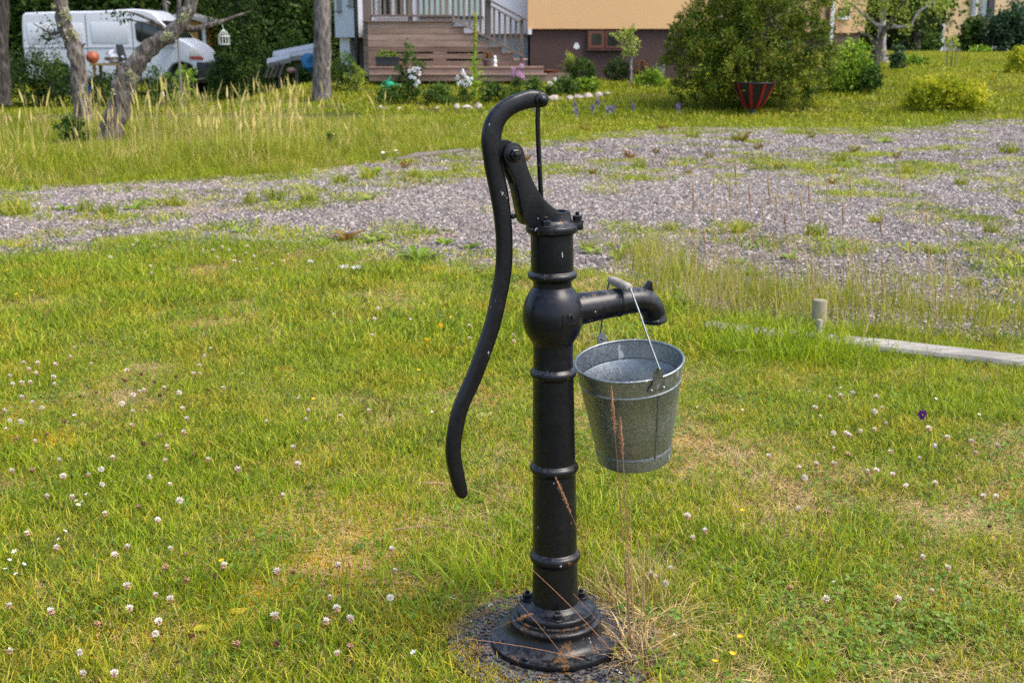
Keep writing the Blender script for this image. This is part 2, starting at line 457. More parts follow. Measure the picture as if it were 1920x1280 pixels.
lawn_src = [(blades('b', 120, 0.11, 0.014, 0.062, 0.0026, 0.85, 0.06, s, 0.35), G_GREEN) for s in range(6)]
lush_src = [(blades('b', 34, 0.09, 0.04, 0.12, 0.0036, 0.8, 0, 20 + s), G_LUSH) for s in range(4)]
straw_src = [(blades('b', 70, 0.12, 0.03, 0.08, 0.0020, 0.8, 0.85, 30 + s), G_STRAW) for s in range(5)]
moss_src = [(blades('b', 320, 0.10, 0.008, 0.024, 0.0028, 0.6, 0.2, 40 + s), G_MOSS) for s in range(3)]
clov_src = [(trefoils('t', 20, 0.09, 0.034, 0.0088, 50 + s), G_CLOVER) for s in range(4)]

def points(x0, x1, y0, y1, sp, fan=None):
    gx = np.arange(x0, x1, sp); gy = np.arange(y0, y1, sp)
    X, Y = np.meshgrid(gx, gy); X = X.ravel(); Y = Y.ravel()
    X = X + (rng.random(len(X)) - 0.5) * sp * 1.3; Y = Y + (rng.random(len(Y)) - 0.5) * sp * 1.3
    if fan is not None:
        k = np.abs(X) < 0.44 * Y + fan; X, Y = X[k], Y[k]
    return X, Y
PUMP_XY = (0.128, 2.996)
def lawn_mask(X, Y, soft=0.0):
    px, py = project(X, Y, 0 * X)
    return (py > glo(px) + soft) & (np.hypot(X - PUMP_XY[0] - 0.005, Y - PUMP_XY[1]) > 0.205 + 0.085 * vnoise(X, Y, 0.09, 4))
def pack(X, Y): return np.stack([X, Y, ground_z(X, Y)], -1)
def turn(n): return rng.random(n) * 6.283

X1, Y1 = points(-6, 6, 1.9, 6.2, 0.062, 1.6)
X2, Y2 = points(-8, 8, 6.2, 11.5, 0.10, 1.9)
X = np.concatenate([X1, X2]); Y = np.concatenate([Y1, Y2]); far = np.concatenate([np.zeros(len(X1)), np.ones(len(X2))])
k = lawn_mask(X, Y, 4); X, Y, far = X[k], Y[k], far[k]
px_, py_ = project(X, Y, 0 * X)
tallness = vnoise(X, Y, 0.9, 3); dryness = vnoise(X, Y, 0.55, 7) * 0.5 + vnoise(X, Y, 0.22, 9) * 0.3 + vnoise(X, Y, 0.10, 13) * 0.24
dryness = dryness + 0.10 * sstep(1000, 1500, px_) * sstep(700, 900, py_) - 0.06 * sstep(500, 200, px_)
near_cover = np.hypot(X - PUMP_XY[0], Y - PUMP_XY[1]) < 0.34
def blob(px0, py0, rx, ry, amt): return amt * np.exp(-((px_ - px0) / rx) ** 2 - ((py_ - py0) / ry) ** 2)
mo = blob(640, 1045, 140, 75, 1.3) + blob(560, 1120, 130, 55, 1.2) + blob(830, 1000, 60, 40, 0.6) + blob(560, 1230, 70, 30, 0.6) + np.clip((vnoise(X, Y, 0.35, 31) - 0.66) * 3, 0, 0.7)
keep = (rng.random(len(X)) > np.clip(0.08 + (dryness - 0.53) * 3.2, 0.05, 0.82)) & (rng.random(len(X)) > 0.8 * np.clip(mo, 0, 1))
edge = (py_ - glo(px_)) / 38.0 + 1.3 * (vnoise(X, Y, 0.45, 51) - 0.5)
keep &= (rng.random(len(X)) < np.clip(0.25 + edge, 0.1, 1)) | (px_ > 1290)
s = (0.5 + 0.65 * tallness + 0.45 * vnoise(X, Y, 0.16, 15)) * (1 + 0.45 * far) * np.where(near_cover, 0.75, 1)
tag(scatter('lawn_grass', 'short green mown grass of the lawn round the pump', 'grass', pack(X, Y)[keep], turn(keep.sum()), s[keep], rng.integers(0, 6, keep.sum()), lawn_src))
kd = rng.random(len(X)) < np.clip(0.36 + (dryness - 0.45) * 3.0, 0.18, 0.95)
scatter('dry_thatch', 'straw coloured dead grass lying in the lawn', 'dead grass', pack(X, Y)[kd] + [0, 0, 0.006], turn(kd.sum()), (0.8 + 0.5 * rng.random(kd.sum())) * (1 + 0.4 * far[kd]), rng.integers(0, 5, kd.sum()), straw_src)
# lush taller patches: beside the timber, by the clover bank on the left, left of the well cover
lush = 0.08 + np.clip((vnoise(X, Y, 0.8, 21) - 0.56) * 3.5, 0, 0.5)
lush = lush + blob(870, 1060, 70, 90, 0.8) + blob(700, 660, 110, 60, 0.35) + blob(60, 520, 120, 40, 0.4) + blob(330, 480, 70, 26, 0.5) + blob(60, 860, 60, 60, 0.35)
lush = lush + 0.85 * (np.abs(py_ - (glo(px_) + 46)) < 30) * (px_ > 1270) * np.interp(px_, [1270, 1500, 1640, 1720], [1.3, 1.1, 0.25, 0.0]) + blob(1500, 720, 160, 40, 0.35)
kl = (rng.random(len(X)) < lush * 0.6) & ~near_cover
lsc = 0.55 + 0.4 * rng.random(kl.sum()) + 0.25 * far[kl] + 0.6 * ((np.abs(py_ - (glo(px_) + 46)) < 30) & (px_ > 1270) & (px_ < 1640))[kl]
scatter('lush_grass', 'taller fresh green grass growing in patches of the lawn', 'grass', pack(X, Y)[kl], turn(kl.sum()), lsc, rng.integers(0, 4, kl.sum()), lush_src)
km = rng.random(len(X)) < mo
mo_a = np.cumsum(0.1 + 0.26 * rng.random(45)); mo_r = 0.235 + 0.065 * rng.random(45)
scatter('cover_overgrowth', 'moss and dead grass creeping over the well cover rim', 'moss', np.stack([PUMP_XY[0] + mo_r * np.cos(mo_a), PUMP_XY[1] + mo_r * np.sin(mo_a), np.full(45, 0.024)], -1), turn(45), 0.2 + 0.3 * rng.random(45), rng.integers(0, 8, 45), [(m_.copy(), t_) for m_, t_ in moss_src + straw_src])
scatter('moss', 'yellow orange moss showing through the thin lawn', 'moss', pack(X, Y)[km], turn(km.sum()), 0.8 + 0.6 * rng.random(km.sum()), rng.integers(0, 3, km.sum()), moss_src)
cl = 0.10 + np.clip((vnoise(X, Y, 0.7, 41) - 0.60) * 2, 0, 0.28) + blob(1650, 1130, 200, 90, 0.3) + blob(330, 480, 120, 26, 0.4)
kc = rng.random(len(X)) < cl * 0.75
scatter('clover_leaves', 'dark green clover leaves growing among the lawn grass', 'clover', pack(X, Y)[kc], turn(kc.sum()), (0.75 + 0.5 * rng.random(kc.sum())) * (1 + 0.35 * far[kc]), rng.integers(0, 4, kc.sum()), clov_src)

# ---------------------------------------------------------------- gravel stones
def pebbles(name, n, rad, s0, s1, seed):
    r = np.random.default_rng(seed); V = []; F = []
    base = np.array([(1, 0, 0), (-1, 0, 0), (0, 1, 0), (0, -1, 0), (0, 0, 1), (0.6, 0.6, 0.55), (-0.6, 0.5, 0.5), (-0.5, -0.65, 0.5), (0.65, -0.5, 0.55)], float)
    fc = [(0, 5, 8), (0, 2, 5), (2, 6, 5), (2, 1, 6), (1, 7, 6), (1, 3, 7), (3, 8, 7), (3, 0, 8), (4, 5, 6), (4, 6, 7), (4, 7, 8), (4, 8, 5)]
    for i in range(n):
        a = r.random() * 6.283; q = rad * math.sqrt(r.random())
        s = s0 + (s1 - s0) * r.random() ** 2
        B = base * (0.75 + 0.5 * r.random((9, 1))) * s * np.array([1, 0.65 + 0.35 * r.random(), 0.45 + 0.4 * r.random()])
        t = r.random() * 6.283; c, sn = math.cos(t), math.sin(t)
        B = B @ np.array([[c, -sn, 0], [sn, c, 0], [0, 0, 1]]).T
        B = B + [q * math.cos(a), q * math.sin(a), s * 0.15]
        F += [tuple(x + len(V) for x in f) for f in fc]; V += [tuple(p) for p in B]
    return npmesh(name, V, [np.array(F)])
def pebble_mat():
    m = Mat('gravel_stone'); i = m.math('FRACT', m.math('ADD', m.island(), m.orand()))
    c = m.ramp(i, [(0.0, (0.04, 0.034, 0.036)), (0.22, (0.094, 0.080, 0.076)), (0.45, (0.165, 0.132, 0.117)), (0.65, (0.23, 0.155, 0.122)), (0.85, (0.33, 0.28, 0.245)), (1.0, (0.56, 0.50, 0.45))])
    return m.done(m.bsdf(m.mix(0.25, c, m.ramp(m.noise(m.pos(), 160, 3), [(0.3, 0.05), (0.7, 0.24)])), 0.75, 0, 0.4))
PEB = pebble_mat()
peb_src = [(pebbles('p', 75, 0.16, 0.007, 0.017, 70 + s), PEB) for s in range(6)]
X, Y = points(-9, 10, 5.6, 15.5, 0.15, 1.9); Xf, Yf = points(-9, 13, 15.5, 26, 0.26, 1.5)
X, Y = np.concatenate([X, Xf]), np.concatenate([Y, Yf])
px_, py_ = project(X, Y, ground_z(X, Y))
k = (py_ < glo(px_) + 14 * (vnoise(X, Y, 0.5, 2)) * (px_ < 1290) - 6 * (px_ >= 1290)) & (py_ > ghi(px_))
X, Y = X[k], Y[k]
scatter('gravel_stones', 'loose grey and pink crushed stones on the drive', 'gravel', pack(X, Y) + [0, 0, 0.012], turn(len(X)), 0.75 + 0.5 * rng.random(len(X)) + 0.06 * np.clip(Y - 8, 0, 20), rng.integers(0, 6, len(X)), peb_src)

# ---------------------------------------------------------------- thin growth over the gravel (verge by the timber, wheel strip on the left)
thin_src = [(blades('b', 30, 0.14, 0.08, 0.27, 0.0036, 0.35, 0, 80 + s), G_TALL) for s in range(4)] + [(blades('b', 16, 0.14, 0.14, 0.34, 0.0022, 0.4, 0.05, 86 + s), G_SEED) for s in range(3)]
X, Y = points(0.8, 7, 5.2, 9.5, 0.105, 1.9); px_, py_ = project(X, Y, 0 * X)
dens = (px_ > 1080) * np.exp(-((py_ - (glo(px_) - 28)) / 46) ** 2) * np.interp(px_, [1080, 1200, 1550, 1750, 2000], [0.4, 1.0, 1.0, 0.55, 0.35])
k = (rng.random(len(X)) < dens) & (py_ < glo(px_) + 36)
scatter('verge_grass', 'thin upright grass growing through gravel behind the timber edging', 'grass', pack(X, Y)[k] + [0, 0, 0.01], turn(k.sum()), 0.6 + 0.6 * rng.random(k.sum()), rng.choice([0, 1, 2, 3, 4, 5, 6], k.sum()), thin_src)
strip_src = [(blades('b', 130, 0.2, 0.02, 0.08, 0.0065, 0.9, 0.15, 90 + s), G_GREEN) for s in range(3)] + [(blades('b', 90, 0.2, 0.02, 0.06, 0.005, 0.9, 0.6, 94 + s), G_STRAW) for s in range(2)]
X, Y = points(-9, 16, 7, 24, 0.16, 1.5); px_, py_ = project(X, Y, ground_z(X, Y))
d = 0.9 * np.exp(-((py_ - np.interp(px_, [0, 300, 560, 800, 1000], [400, 388, 374, 335, 322])) / 17) ** 2) * (px_ < 1000) * np.clip((vnoise(X, Y, 0.8, 61) - 0.2) * 2.4, 0, 1)
d = d + 1.0 * np.exp(-((py_ - np.interp(px_, [980, 1200, 1500, 1900], [335, 325, 318, 340])) / 20) ** 2) * (px_ >= 980) * np.clip((vnoise(X, Y, 0.9, 63) - 0.35) * 2.6, 0, 1)
d = d + 0.6 * np.clip((vnoise(X, Y, 0.7, 65) - 0.56) * 4, 0, 1) + 0.95 * np.exp(-((py_ - glo(px_)) / 20) ** 2) * np.clip((vnoise(X, Y, 0.4, 67) - 0.3) * 2, 0, 1) * (px_ < 1290)
d = d + 0.8 * np.exp(-((py_ - ghi(px_)) / 9) ** 2) + 0.4 * (px_ > 1650) * (py_ > 330) * np.clip((vnoise(X, Y, 0.6, 69) - 0.5) * 3, 0, 1)
k = (rng.random(len(X)) < d) & (py_ < glo(px_) + 8) & (py_ > ghi(px_) - 4)
scatter('drive_growth', 'low patchy grass and weeds growing on the gravel drive', 'grass', pack(X, Y)[k] + [0, 0, 0.012], turn(k.sum()), 0.6 + 0.7 * rng.random(k.sum()), rng.choice([0, 1, 2, 3, 4], k.sum(), p=[.2, .2, .16, .22, .22]), strip_src)

# ---------------------------------------------------------------- meadow band behind the drive on the left, garden lawn beyond
mead_src = [(blades('b', 110, 0.30, 0.12, 0.40, 0.0065, 0.55, 0, 100 + s), G_TALL) for s in range(4)] + [(blades('b', 80, 0.30, 0.10, 0.42, 0.0055, 0.6, 0.05, 106), G_SEED), (blades('b', 70, 0.26, 0.08, 0.26, 0.016, 0.7, 0, 107), G_LUSH)]
X, Y = points(-13, 2.5, 13.0, 22.5, 0.20, 2.0); px_, py_ = project(X, Y, ground_z(X, Y))
k = (py_ < ghi(px_) + 3) & (rng.random(len(X)) < np.interp(px_, [-400, 600, 900, 1010, 1200], [1, 1, 0.9, 0.3, 0.0]))
hs = 0.45 + 0.75 * sstep(0, 30, ghi(px_) - py_) * (0.5 + 0.7 * vnoise(X, Y, 1.5, 71)) * np.interp(px_, [0, 550, 900], [1.0, 0.9, 0.6])
scatter('meadow_grass', 'tall unmown green grass behind the drive round the old trees', 'grass', pack(X, Y)[k], turn(k.sum()), hs[k], rng.choice(6, k.sum(), p=[.19, .19, .19, .19, .12, .12]), mead_src)
gard_src = [(blades('b', 150, 0.42, 0.04, 0.10, 0.013, 0.8, 0, 110 + s), G_GARDEN) for s in range(5)]
X, Y = points(-22, 24, 15.5, 48, 0.42, 3.0); px_, py_ = project(X, Y, ground_z(X, Y))
k = (py_ < ghi(px_) + 1) & ~((py_ > 215) & (px_ < 700))
scatter('garden_lawn', 'bright green garden lawn stretching to the houses', 'grass', pack(X, Y)[k], turn(k.sum()), 0.8 + 0.6 * rng.random(k.sum()) + 0.012 * (Y[k] - 16), rng.integers(0, 5, k.sum()), gard_src)

# stems with seed heads standing above the meadow
def seed_stems(name, n, rad, h0, h1, seed, w=0.004):
    r = np.random.default_rng(seed); V = []; Q = []
    for i in range(n):
        a = r.random() * 6.283; q = rad * math.sqrt(r.random()); b0 = np.array([q * math.cos(a), q * math.sin(a), 0])
        h = h0 + (h1 - h0) * r.random(); d = r.random() * 6.283; ln = h * (0.05 + 0.32 * r.random() ** 2)
        D = np.array([math.cos(d), math.sin(d), 0]); S = np.array([-math.sin(d), math.cos(d), 0])
        tw = r.random() * 3.14; S = S * math.cos(tw) + D * math.sin(tw)
        hl = 0.17 + 0.1 * r.random(); prof = [(0, 1), (0.5, 0.9), (1 - hl, 0.7), (1 - hl * 0.75, 3.4), (1 - hl * 0.35, 3.0), (1.0, 0.5)]
        b = len(V)
        for t, ww in prof:
            c = b0 + D * ln * t ** 2.2 + np.array([0, 0, h * (t - 0.12 * (ln / h) * t * t)])
            V += [c - S * w * ww / 2, c + S * w * ww / 2]
        Q += [(b + 2 * j, b + 2 * j + 1, b + 2 * j + 3, b + 2 * j + 2) for j in range(len(prof) - 1)]
    return npmesh(name, V, [np.array(Q)], True)
seed_src = [(seed_stems('s', 5, 0.25, 0.55, 1.15, 120 + s, 0.0070), G_SEED) for s in range(6)]
X, Y = points(-9.5, 1.5, 14.2, 20.5, 0.42, 1.0); px_, py_ = project(X, Y, ground_z(X, Y))
d = np.interp(px_, [-200, 40, 120, 200, 260, 330, 540, 600, 700, 760, 900, 1000], [0.08, 0.12, 0.3, 0.8, 0.6, 0.9, 0.95, 0.45, 0.25, 0.45, 0.35, 0.08])
k = (rng.random(len(X)) < d * np.clip(vnoise(X, Y, 1.1, 83) * 2.2 - 0.25, 0.1, 1)) & (py_ < ghi(px_) - 14)
scatter('seeding_grass', 'tall straw coloured grass stems gone to seed round the leaning tree', 'dry grass', pack(X, Y)[k], turn(k.sum()), np.interp(px_[k], [0, 560, 700, 950], [0.95, 0.95, 0.7, 0.65]) * (0.75 + 0.4 * rng.random(k.sum())), rng.integers(0, 6, k.sum()), seed_src)

# ================================================================ the hand pump
def iron_mat(name, rust=0.0, wear=1.0):
    m = Mat(name); o = m.obj()
    n1 = m.noise(o, 14, 5, 0.6); n2 = m.noise(o, 60, 4, 0.65); n3 = m.noise(o, 240, 3, 0.6)
    col = m.ramp(n1, [(0.3, (0.0025, 0.0028, 0.0045)), (0.7, (0.0065, 0.007, 0.0105))])
    dust = m.step(m.math('ADD', m.math('MULTIPLY', n1, 0.5), m.math('MULTIPLY', n2, 0.5)), 0.56, 0.74)
    up = m.step(m.n('SeparateXYZ', Vector=m.n('NewGeometry').outputs['Normal']).outputs[2], 0.2, 0.9)
    col = m.mix(m.math('MULTIPLY', dust, 0.07 * wear), col, (0.14, 0.135, 0.12))
    col = m.mix(m.math('MULTIPLY', m.math('MULTIPLY', up, m.step(n2, 0.42, 0.6)), 0.13 * wear), col, (0.17, 0.165, 0.16))
    speck = m.step(m.math('MULTIPLY', m.noise(m.mapv(o, (1, 1, 0.55)), 95, 2, 0.5), m.math('ADD', n1, 0.5)), 0.775, 0.83)
    col = m.mix(m.math('MULTIPLY', speck, 0.6 * wear), col, (0.52, 0.50, 0.47))
    if rust:
        rs = m.step(m.math('ADD', m.math('MULTIPLY', m.noise(o, 22, 6, 0.7), 0.7), m.math('MULTIPLY', n3, 0.3)), 0.60 - rust * 0.1, 0.68 - rust * 0.05)
        col = m.mix(m.math('MULTIPLY', rs, 0.75), col, m.ramp(n3, [(0.3, (0.10, 0.045, 0.012)), (0.7, (0.30, 0.14, 0.03))]))
    rough = m.math('ADD', m.ramp(n2, [(0.25, 0.24), (0.75, 0.42)]), m.math('MULTIPLY', speck, 0.3))
    h = m.math('ADD', m.math('MULTIPLY', n2, 0.6), m.math('MULTIPLY', n3, 0.4))
    return m.done(m.bsdf(col, rough, 0, 0.36, m.bump(h, 0.20, 0.0025)))
IRON = iron_mat('black_painted_iron'); IRON_BASE = iron_mat('rust_stained_iron', 0.6, 1.3)
IRON_WORN = iron_mat('worn_iron', 0.15, 2.0)

PX0 = 1042.0; COVER_Z = 0.03; LEAN = -0.0175; SPOUT_A = R(24)
D0 = 2.996
_Z = D0 * CP + (CAM_H - COVER_Z) * SP
PUMP_X = (PX0 - 960) / FPX * _Z
pump = empty('water_pump', (PUMP_X, D0, COVER_Z))
pump.rotation_euler = (0, LEAN, 0)
tag(pump, 'black cast iron hand water pump with long curved handle and ball shaped body', 'water pump')
PM = Matrix.Translation((PUMP_X, D0, COVER_Z)) @ Euler((0, LEAN, 0)).to_matrix().to_4x4()
PMI = PM.inverted()
U = Vector((math.cos(SPOUT_A), math.sin(SPOUT_A), 0)); NRM = Vector((math.sin(SPOUT_A), -math.cos(SPOUT_A), 0)); ZUP = Vector((0, 0, 1))
def inplane(px, py, off=0.0):
    o = PMI @ Vector((0, 0, CAM_H)); d = (PMI.to_3x3() @ Vector(ray(px, py)))
    t = (off - o.dot(NRM)) / d.dot(NRM)
    return o + d * t
def zpx(py, r=0.0): return CAM_H - (D0 - r) * math.tan(PITCH + math.atan((py - 640) / FPX)) - COVER_Z
def mpx(rpx, z): return rpx / FPX * (D0 * CP + (CAM_H - z - COVER_Z) * SP)
def prof(*pairs): return [(mpx(r, zpx(y)), zpx(y)) for y, r in pairs]

def barrel(pairs): return list(reversed(prof(*pairs)))
MB().lathe(barrel([(438, 40), (505, 40.2), (530, 36), (538, 36.5)]), 64).obj('upper_barrel', IRON, pump, True)
ch = MB().lathe(barrel([(536, 36.2), (541, 39), (548, 44.5), (556, 49.2), (566, 53.2), (577, 55.8), (588, 57), (599, 56.7), (610, 54.8), (620, 51.6), (628, 47.6), (635, 43), (640, 39.6), (645, 37.6)]), 72).obj('valve_chamber', IRON, pump, True)
col = MB().lathe(barrel([(644, 37.5), (690, 37.5), (712, 38.3), (866, 40), (890, 40.3), (1030, 41.4), (1056, 41.6), (1148, 44)]), 64).obj('column', IRON, pump, True)
def collar(y, r, rin, half):
    z = zpx(y); R0 = mpx(r, z); Ri = mpx(rin, z); h = abs(zpx(y - half) - z); ww = R0 - Ri
    P = [(Ri - 0.003, z - h * 1.35), (Ri + ww * 0.12, z - h * 1.3), (Ri + ww * 0.35, z - h * 1.0)]
    for a in np.linspace(-75, 75, 9): P.append((Ri + ww * (0.35 + 0.65 * math.cos(R(a))), z + h * 0.85 * math.sin(R(a))))
    P += [(Ri + ww * 0.35, z + h * 1.0), (Ri + ww * 0.12, z + h * 1.3), (Ri - 0.003, z + h * 1.35)]
    MB().lathe(P, 64).obj('collar_ring', IRON_WORN, pump, True, angle=60)
collar(515, 46.5, 37, 8); collar(698, 43.8, 37.2, 8); collar(875, 46, 39.5, 8); collar(1040, 47.8, 41, 9)

# the number cast on the chamber
tc = bpy.data.curves.new('cast_number', 'FONT'); tc.body = '12'; tc.size = 0.042; tc.extrude = 0.0025; tc.align_x = 'CENTER'; tc.align_y = 'CENTER'; tc.bevel_depth = 0.0012
to = bpy.data.objects.new('cast_number', tc); COL.objects.link(to)
bpy.context.view_layer.update()
tm = bpy.data.meshes.new_from_object(to.evaluated_get(bpy.context.evaluated_depsgraph_get()))
bpy.data.objects.remove(to); bpy.data.curves.remove(tc)
zc_ = zpx(589); rc_ = mpx(57, zc_); az0 = R(-63); el0 = R(-2)
for v in tm.vertices:
    a = az0 + v.co.x / rc_; e = el0 + v.co.y / rc_; r = rc_ * 0.985 + v.co.z + 0.0008
    v.co = Vector((r * math.cos(e) * math.cos(a), r * math.cos(e) * math.sin(a), zc_ + r * math.sin(e)))
link('cast_number', tm, IRON, ch)

# foot: stepped flange bolted to the column, wide plate below
MB().lathe([(0.1775, -0.001), (0.179, 0.005), (0.177, 0.0105), (0.168, 0.0125), (0.152, 0.015), (0.139, 0.021), (0.130, 0.032), (0.1245, 0.047), (0.1225, 0.056), (0.1245, 0.060), (0.1245, 0.066), (0.1215, 0.070), (0.114, 0.072), (0.113, 0.079), (0.1085, 0.0805)], 72).obj('foot_plate', IRON_BASE, pump, True, angle=50)
MB().lathe([(0.1045, 0.079), (0.1055, 0.083), (0.1055, 0.094), (0.103, 0.0975), (0.08, 0.0985), (0.070, 0.102), (0.0655, 0.111), (0.062, 0.114)], 64).obj('foot_collar', IRON, pump, True, angle=55)
def hexbolt(name, p, axis, r, h, parent, mat=IRON_WORN, shank=0.45):
    q = Vector(axis).to_track_quat('Z', 'Y').to_matrix().to_4x4(); M = Matrix.Translation(p) @ q
    b = MB(); b.lathe([(r * 1.5, 0), (r * 1.5, h * 0.14), (r * 1.45, h * 0.16)], 20, M); b.lathe([(r, h * 0.15), (r, h * 0.72), (r * 0.82, h * 0.8)], 6, M); b.lathe([(r * shank, h * 0.7), (r * shank, h * 1.15), (r * shank * 0.7, h * 1.2)], 12, M)
    return b.obj(name, mat, parent, True, angle=30)
for a in (-88, 32, 152): hexbolt('flange_bolt', Vector((0.086 * math.cos(R(a)), 0.086 * math.sin(R(a)), 0.0985)), ZUP, 0.0125, 0.022, pump)
for a in (-165, -122, -60, -5, 50, 110):
    c = Vector((0.160 * math.cos(R(a)), 0.160 * math.sin(R(a)), 0.0125)); M = Matrix.Translation(c)
    MB().lathe([(0.0105, 0), (0.0105, 0.004), (0.0085, 0.0065), (0.004, 0.0072)], 16, M).obj('plate_screw', IRON_BASE, pump, True)

# cap with three lugs
zf = zpx(428); rf = mpx(47, zf)
cap = MB()
cap.lathe([(rf - 0.012, zf - 0.012), (rf + 0.001, zf - 0.009), (rf + 0.003, zf), (rf + 0.002, zf + 0.008), (rf - 0.008, zf + 0.012), (0.047, zf + 0.016), (0.043, zf + 0.022)], 56)
for a in (14, -104, 134):
    ca, sa = math.cos(R(a)), math.sin(R(a)); pts = []
    for b_ in np.linspace(-90, 90, 9):
        pts.append(Vector((ca * (rf - 0.002) - 0 * sa, sa * (rf - 0.002), 0)) + Vector((ca * math.cos(R(b_)) - sa * math.sin(R(b_)), sa * math.cos(R(b_)) + ca * math.sin(R(b_)), 0)) * 0.021)
    pts.append(Vector((ca * 0.035 - sa * 0.03, sa * 0.035 + ca * 0.03, 0))); pts.append(Vector((ca * 0.035 + sa * 0.03, sa * 0.035 - ca * 0.03, 0)))
    cap.prism(pts, ZUP, zf - 0.006, zf + 0.0135)
capo = cap.obj('cap_flange', IRON_WORN, pump, True, bevel=0.0022, angle=40)
for a in (14, -104, 134): hexbolt('cap_bolt', Vector(((rf + 0.004) * math.cos(R(a)), (rf + 0.004) * math.sin(R(a)), zf + 0.0125)), ZUP, 0.0115, 0.022, capo)
# the pale cup the rod drops into
cupc = U * 0.014 + ZUP * (zf + 0.012)
MB().lathe([(0.040, 0), (0.037, 0.010), (0.034, 0.024), (0.0335, 0.030), (0.030, 0.0305), (0.025, 0.020), (0.010, 0.018)], 40, Matrix.Translation(cupc)).obj('gland_cup', IRON_WORN, capo, True, angle=50)

# fulcrum bracket: two cheeks and a web
def outline(pts, off=0.0): return [inplane(x, y, off) for x, y in pts]
def smooth_outline(pts, n=4):
    out = []; m = len(pts)
    for i in range(m):
        p0, p1, p2, p3 = (np.array(pts[(i + j - 1) % m], float) for j in range(4))
        for k in range(n):
            t = k / n
            out.append(tuple(0.5 * ((2 * p1) + (p2 - p0) * t + (2 * p0 - 5 * p1 + 4 * p2 - p3) * t * t + (3 * p1 - p0 - 3 * p2 + p3) * t ** 3)))
    return out
cheek = [(952, 267), (963, 268), (971, 276), (976, 291), (980, 308), (988, 330), (998, 350), (1010, 369), (1028, 386), (1040, 396), (1040, 416), (1010, 424), (990, 424), (977, 415), (970, 385), (962, 350), (952, 325), (941, 305), (937, 288), (942, 274)]
br = MB(); so = smooth_outline(cheek, 3)
br.prism(outline(so), NRM, 0.015, 0.027); br.prism(outline(so), NRM, -0.027, -0.015)
web = [(958, 345), (972, 345), (985, 362), (1003, 378), (1030, 398), (1030, 418), (992, 424), (977, 417), (968, 388)]
br.prism(outline(web), NRM, -0.0165, 0.0165)
bro = br.obj('fulcrum_bracket', IRON, pump, True, bevel=0.0022, angle=40)
pv = inplane(955, 288)
hexbolt('pivot_bolt', pv + NRM * 0.027, NRM, 0.0135, 0.018, bro)
hexbolt('pivot_nut', pv - NRM * 0.027, -NRM, 0.0135, 0.018, bro)

# handle: swept section in the plane of the spout
hp = [(1011, 186, 30), (995, 186, 34), (975, 191, 33), (957, 199, 33.5), (941, 211, 35), (929, 227, 37), (923, 245, 38), (921, 264, 38), (922.5, 284, 37), (926, 310, 36), (931, 338, 35), (937, 370, 34), (942, 405, 32.5), (945, 440, 31.5), (945.5, 475, 31), (943, 513, 31), (934, 562, 30.5), (922.5, 611, 30.5), (906, 660, 30), (888, 708, 30), (866, 757, 29.5), (855, 798, 29), (849.5, 846, 28.5), (856, 887, 27.5), (862, 912, 25.5), (866.5, 926, 20), (868.5, 932, 9)]
P = [inplane(x, y) for x, y, _ in hp]
Ps = []; Ws = []
for i in range(len(P) - 1):
    p0, p1, p2, p3 = P[max(i - 1, 0)], P[i], P[i + 1], P[min(i + 2, len(P) - 1)]
    for k in range(3):
        t = k / 3.0
        Ps.append(0.5 * ((2 * p1) + (p2 - p0) * t + (2 * p0 - 5 * p1 + 4 * p2 - p3) * t * t + (3 * p1 - p0 - 3 * p2 + p3) * t ** 3))
        Ws.append((hp[i][2] * (1 - t) + hp[i + 1][2] * t))
Ps.append(P[-1]); Ws.append(hp[-1][2])
V = []; F = []; SG = 20
for i, p in enumerate(Ps):
    t = (Ps[min(i + 1, len(Ps) - 1)] - Ps[max(i - 1, 0)]).normalized(); s_ = t.cross(NRM).normalized()
    hw = mpx(Ws[i] / 2, p.z); th = min(0.0145, hw * 1.0) if i > 6 else 0.0135
    for k in range(SG):
        a = 2 * math.pi * k / SG; ca, sa = math.cos(a), math.sin(a); e = 0.72
        V.append(p + s_ * (hw * math.copysign(abs(ca) ** e, ca)) + NRM * (th * math.copysign(abs(sa) ** e, sa)))
for i in range(len(Ps) - 1):
    for k in range(SG): F.append((i * SG + k, i * SG + (k + 1) % SG, (i + 1) * SG + (k + 1) % SG, (i + 1) * SG + k))
F.append(tuple(range(SG))); F.append(tuple((len(Ps) - 1) * SG + k for k in range(SG)))
hm = MB(); hm.add(V, F)
ear = [(930, 268), (944, 262), (956, 266), (968, 276), (970, 290), (964, 302), (950, 310), (936, 322), (926, 330), (924, 300)]
hm.prism(outline(smooth_outline(ear, 3)), NRM, -0.0125, 0.0125)
hnd = hm.obj('handle', IRON, pump, True, angle=48)
eye = inplane(1011, 187)
rot = NRM.to_track_quat('Z', 'Y').to_matrix().to_4x4()
re_ = mpx(14.0, eye.z)
MB().lathe([(re_ - 0.003, -0.019), (re_, -0.016), (re_, 0.016), (re_ - 0.003, 0.019)], 28, Matrix.Translation(eye) @ rot).obj('handle_eye', IRON, hnd, True, angle=50)
MB().lathe([(0.0105, 0.018), (0.0105, 0.022), (0.009, 0.026), (0.005, 0.0285), (0.001, 0.029)], 20, Matrix.Translation(eye) @ rot).obj('eye_rivet', IRON_WORN, hnd, True, angle=50)
knob = inplane(962, 406)
MB().ball(knob, (0.008, 0.008, 0.0065)).obj('handle_stop', IRON, hnd, True)
# pump rod
rp = [inplane(1009, 199), inplane(1008, 225), inplane(1009, 260), inplane(1011, 300), inplane(1013, 340), inplane(1015, 376), inplane(1017, 405)]
MB().tube(rp, 0.0060, 12).obj('pump_rod', IRON_WORN, pump, True)

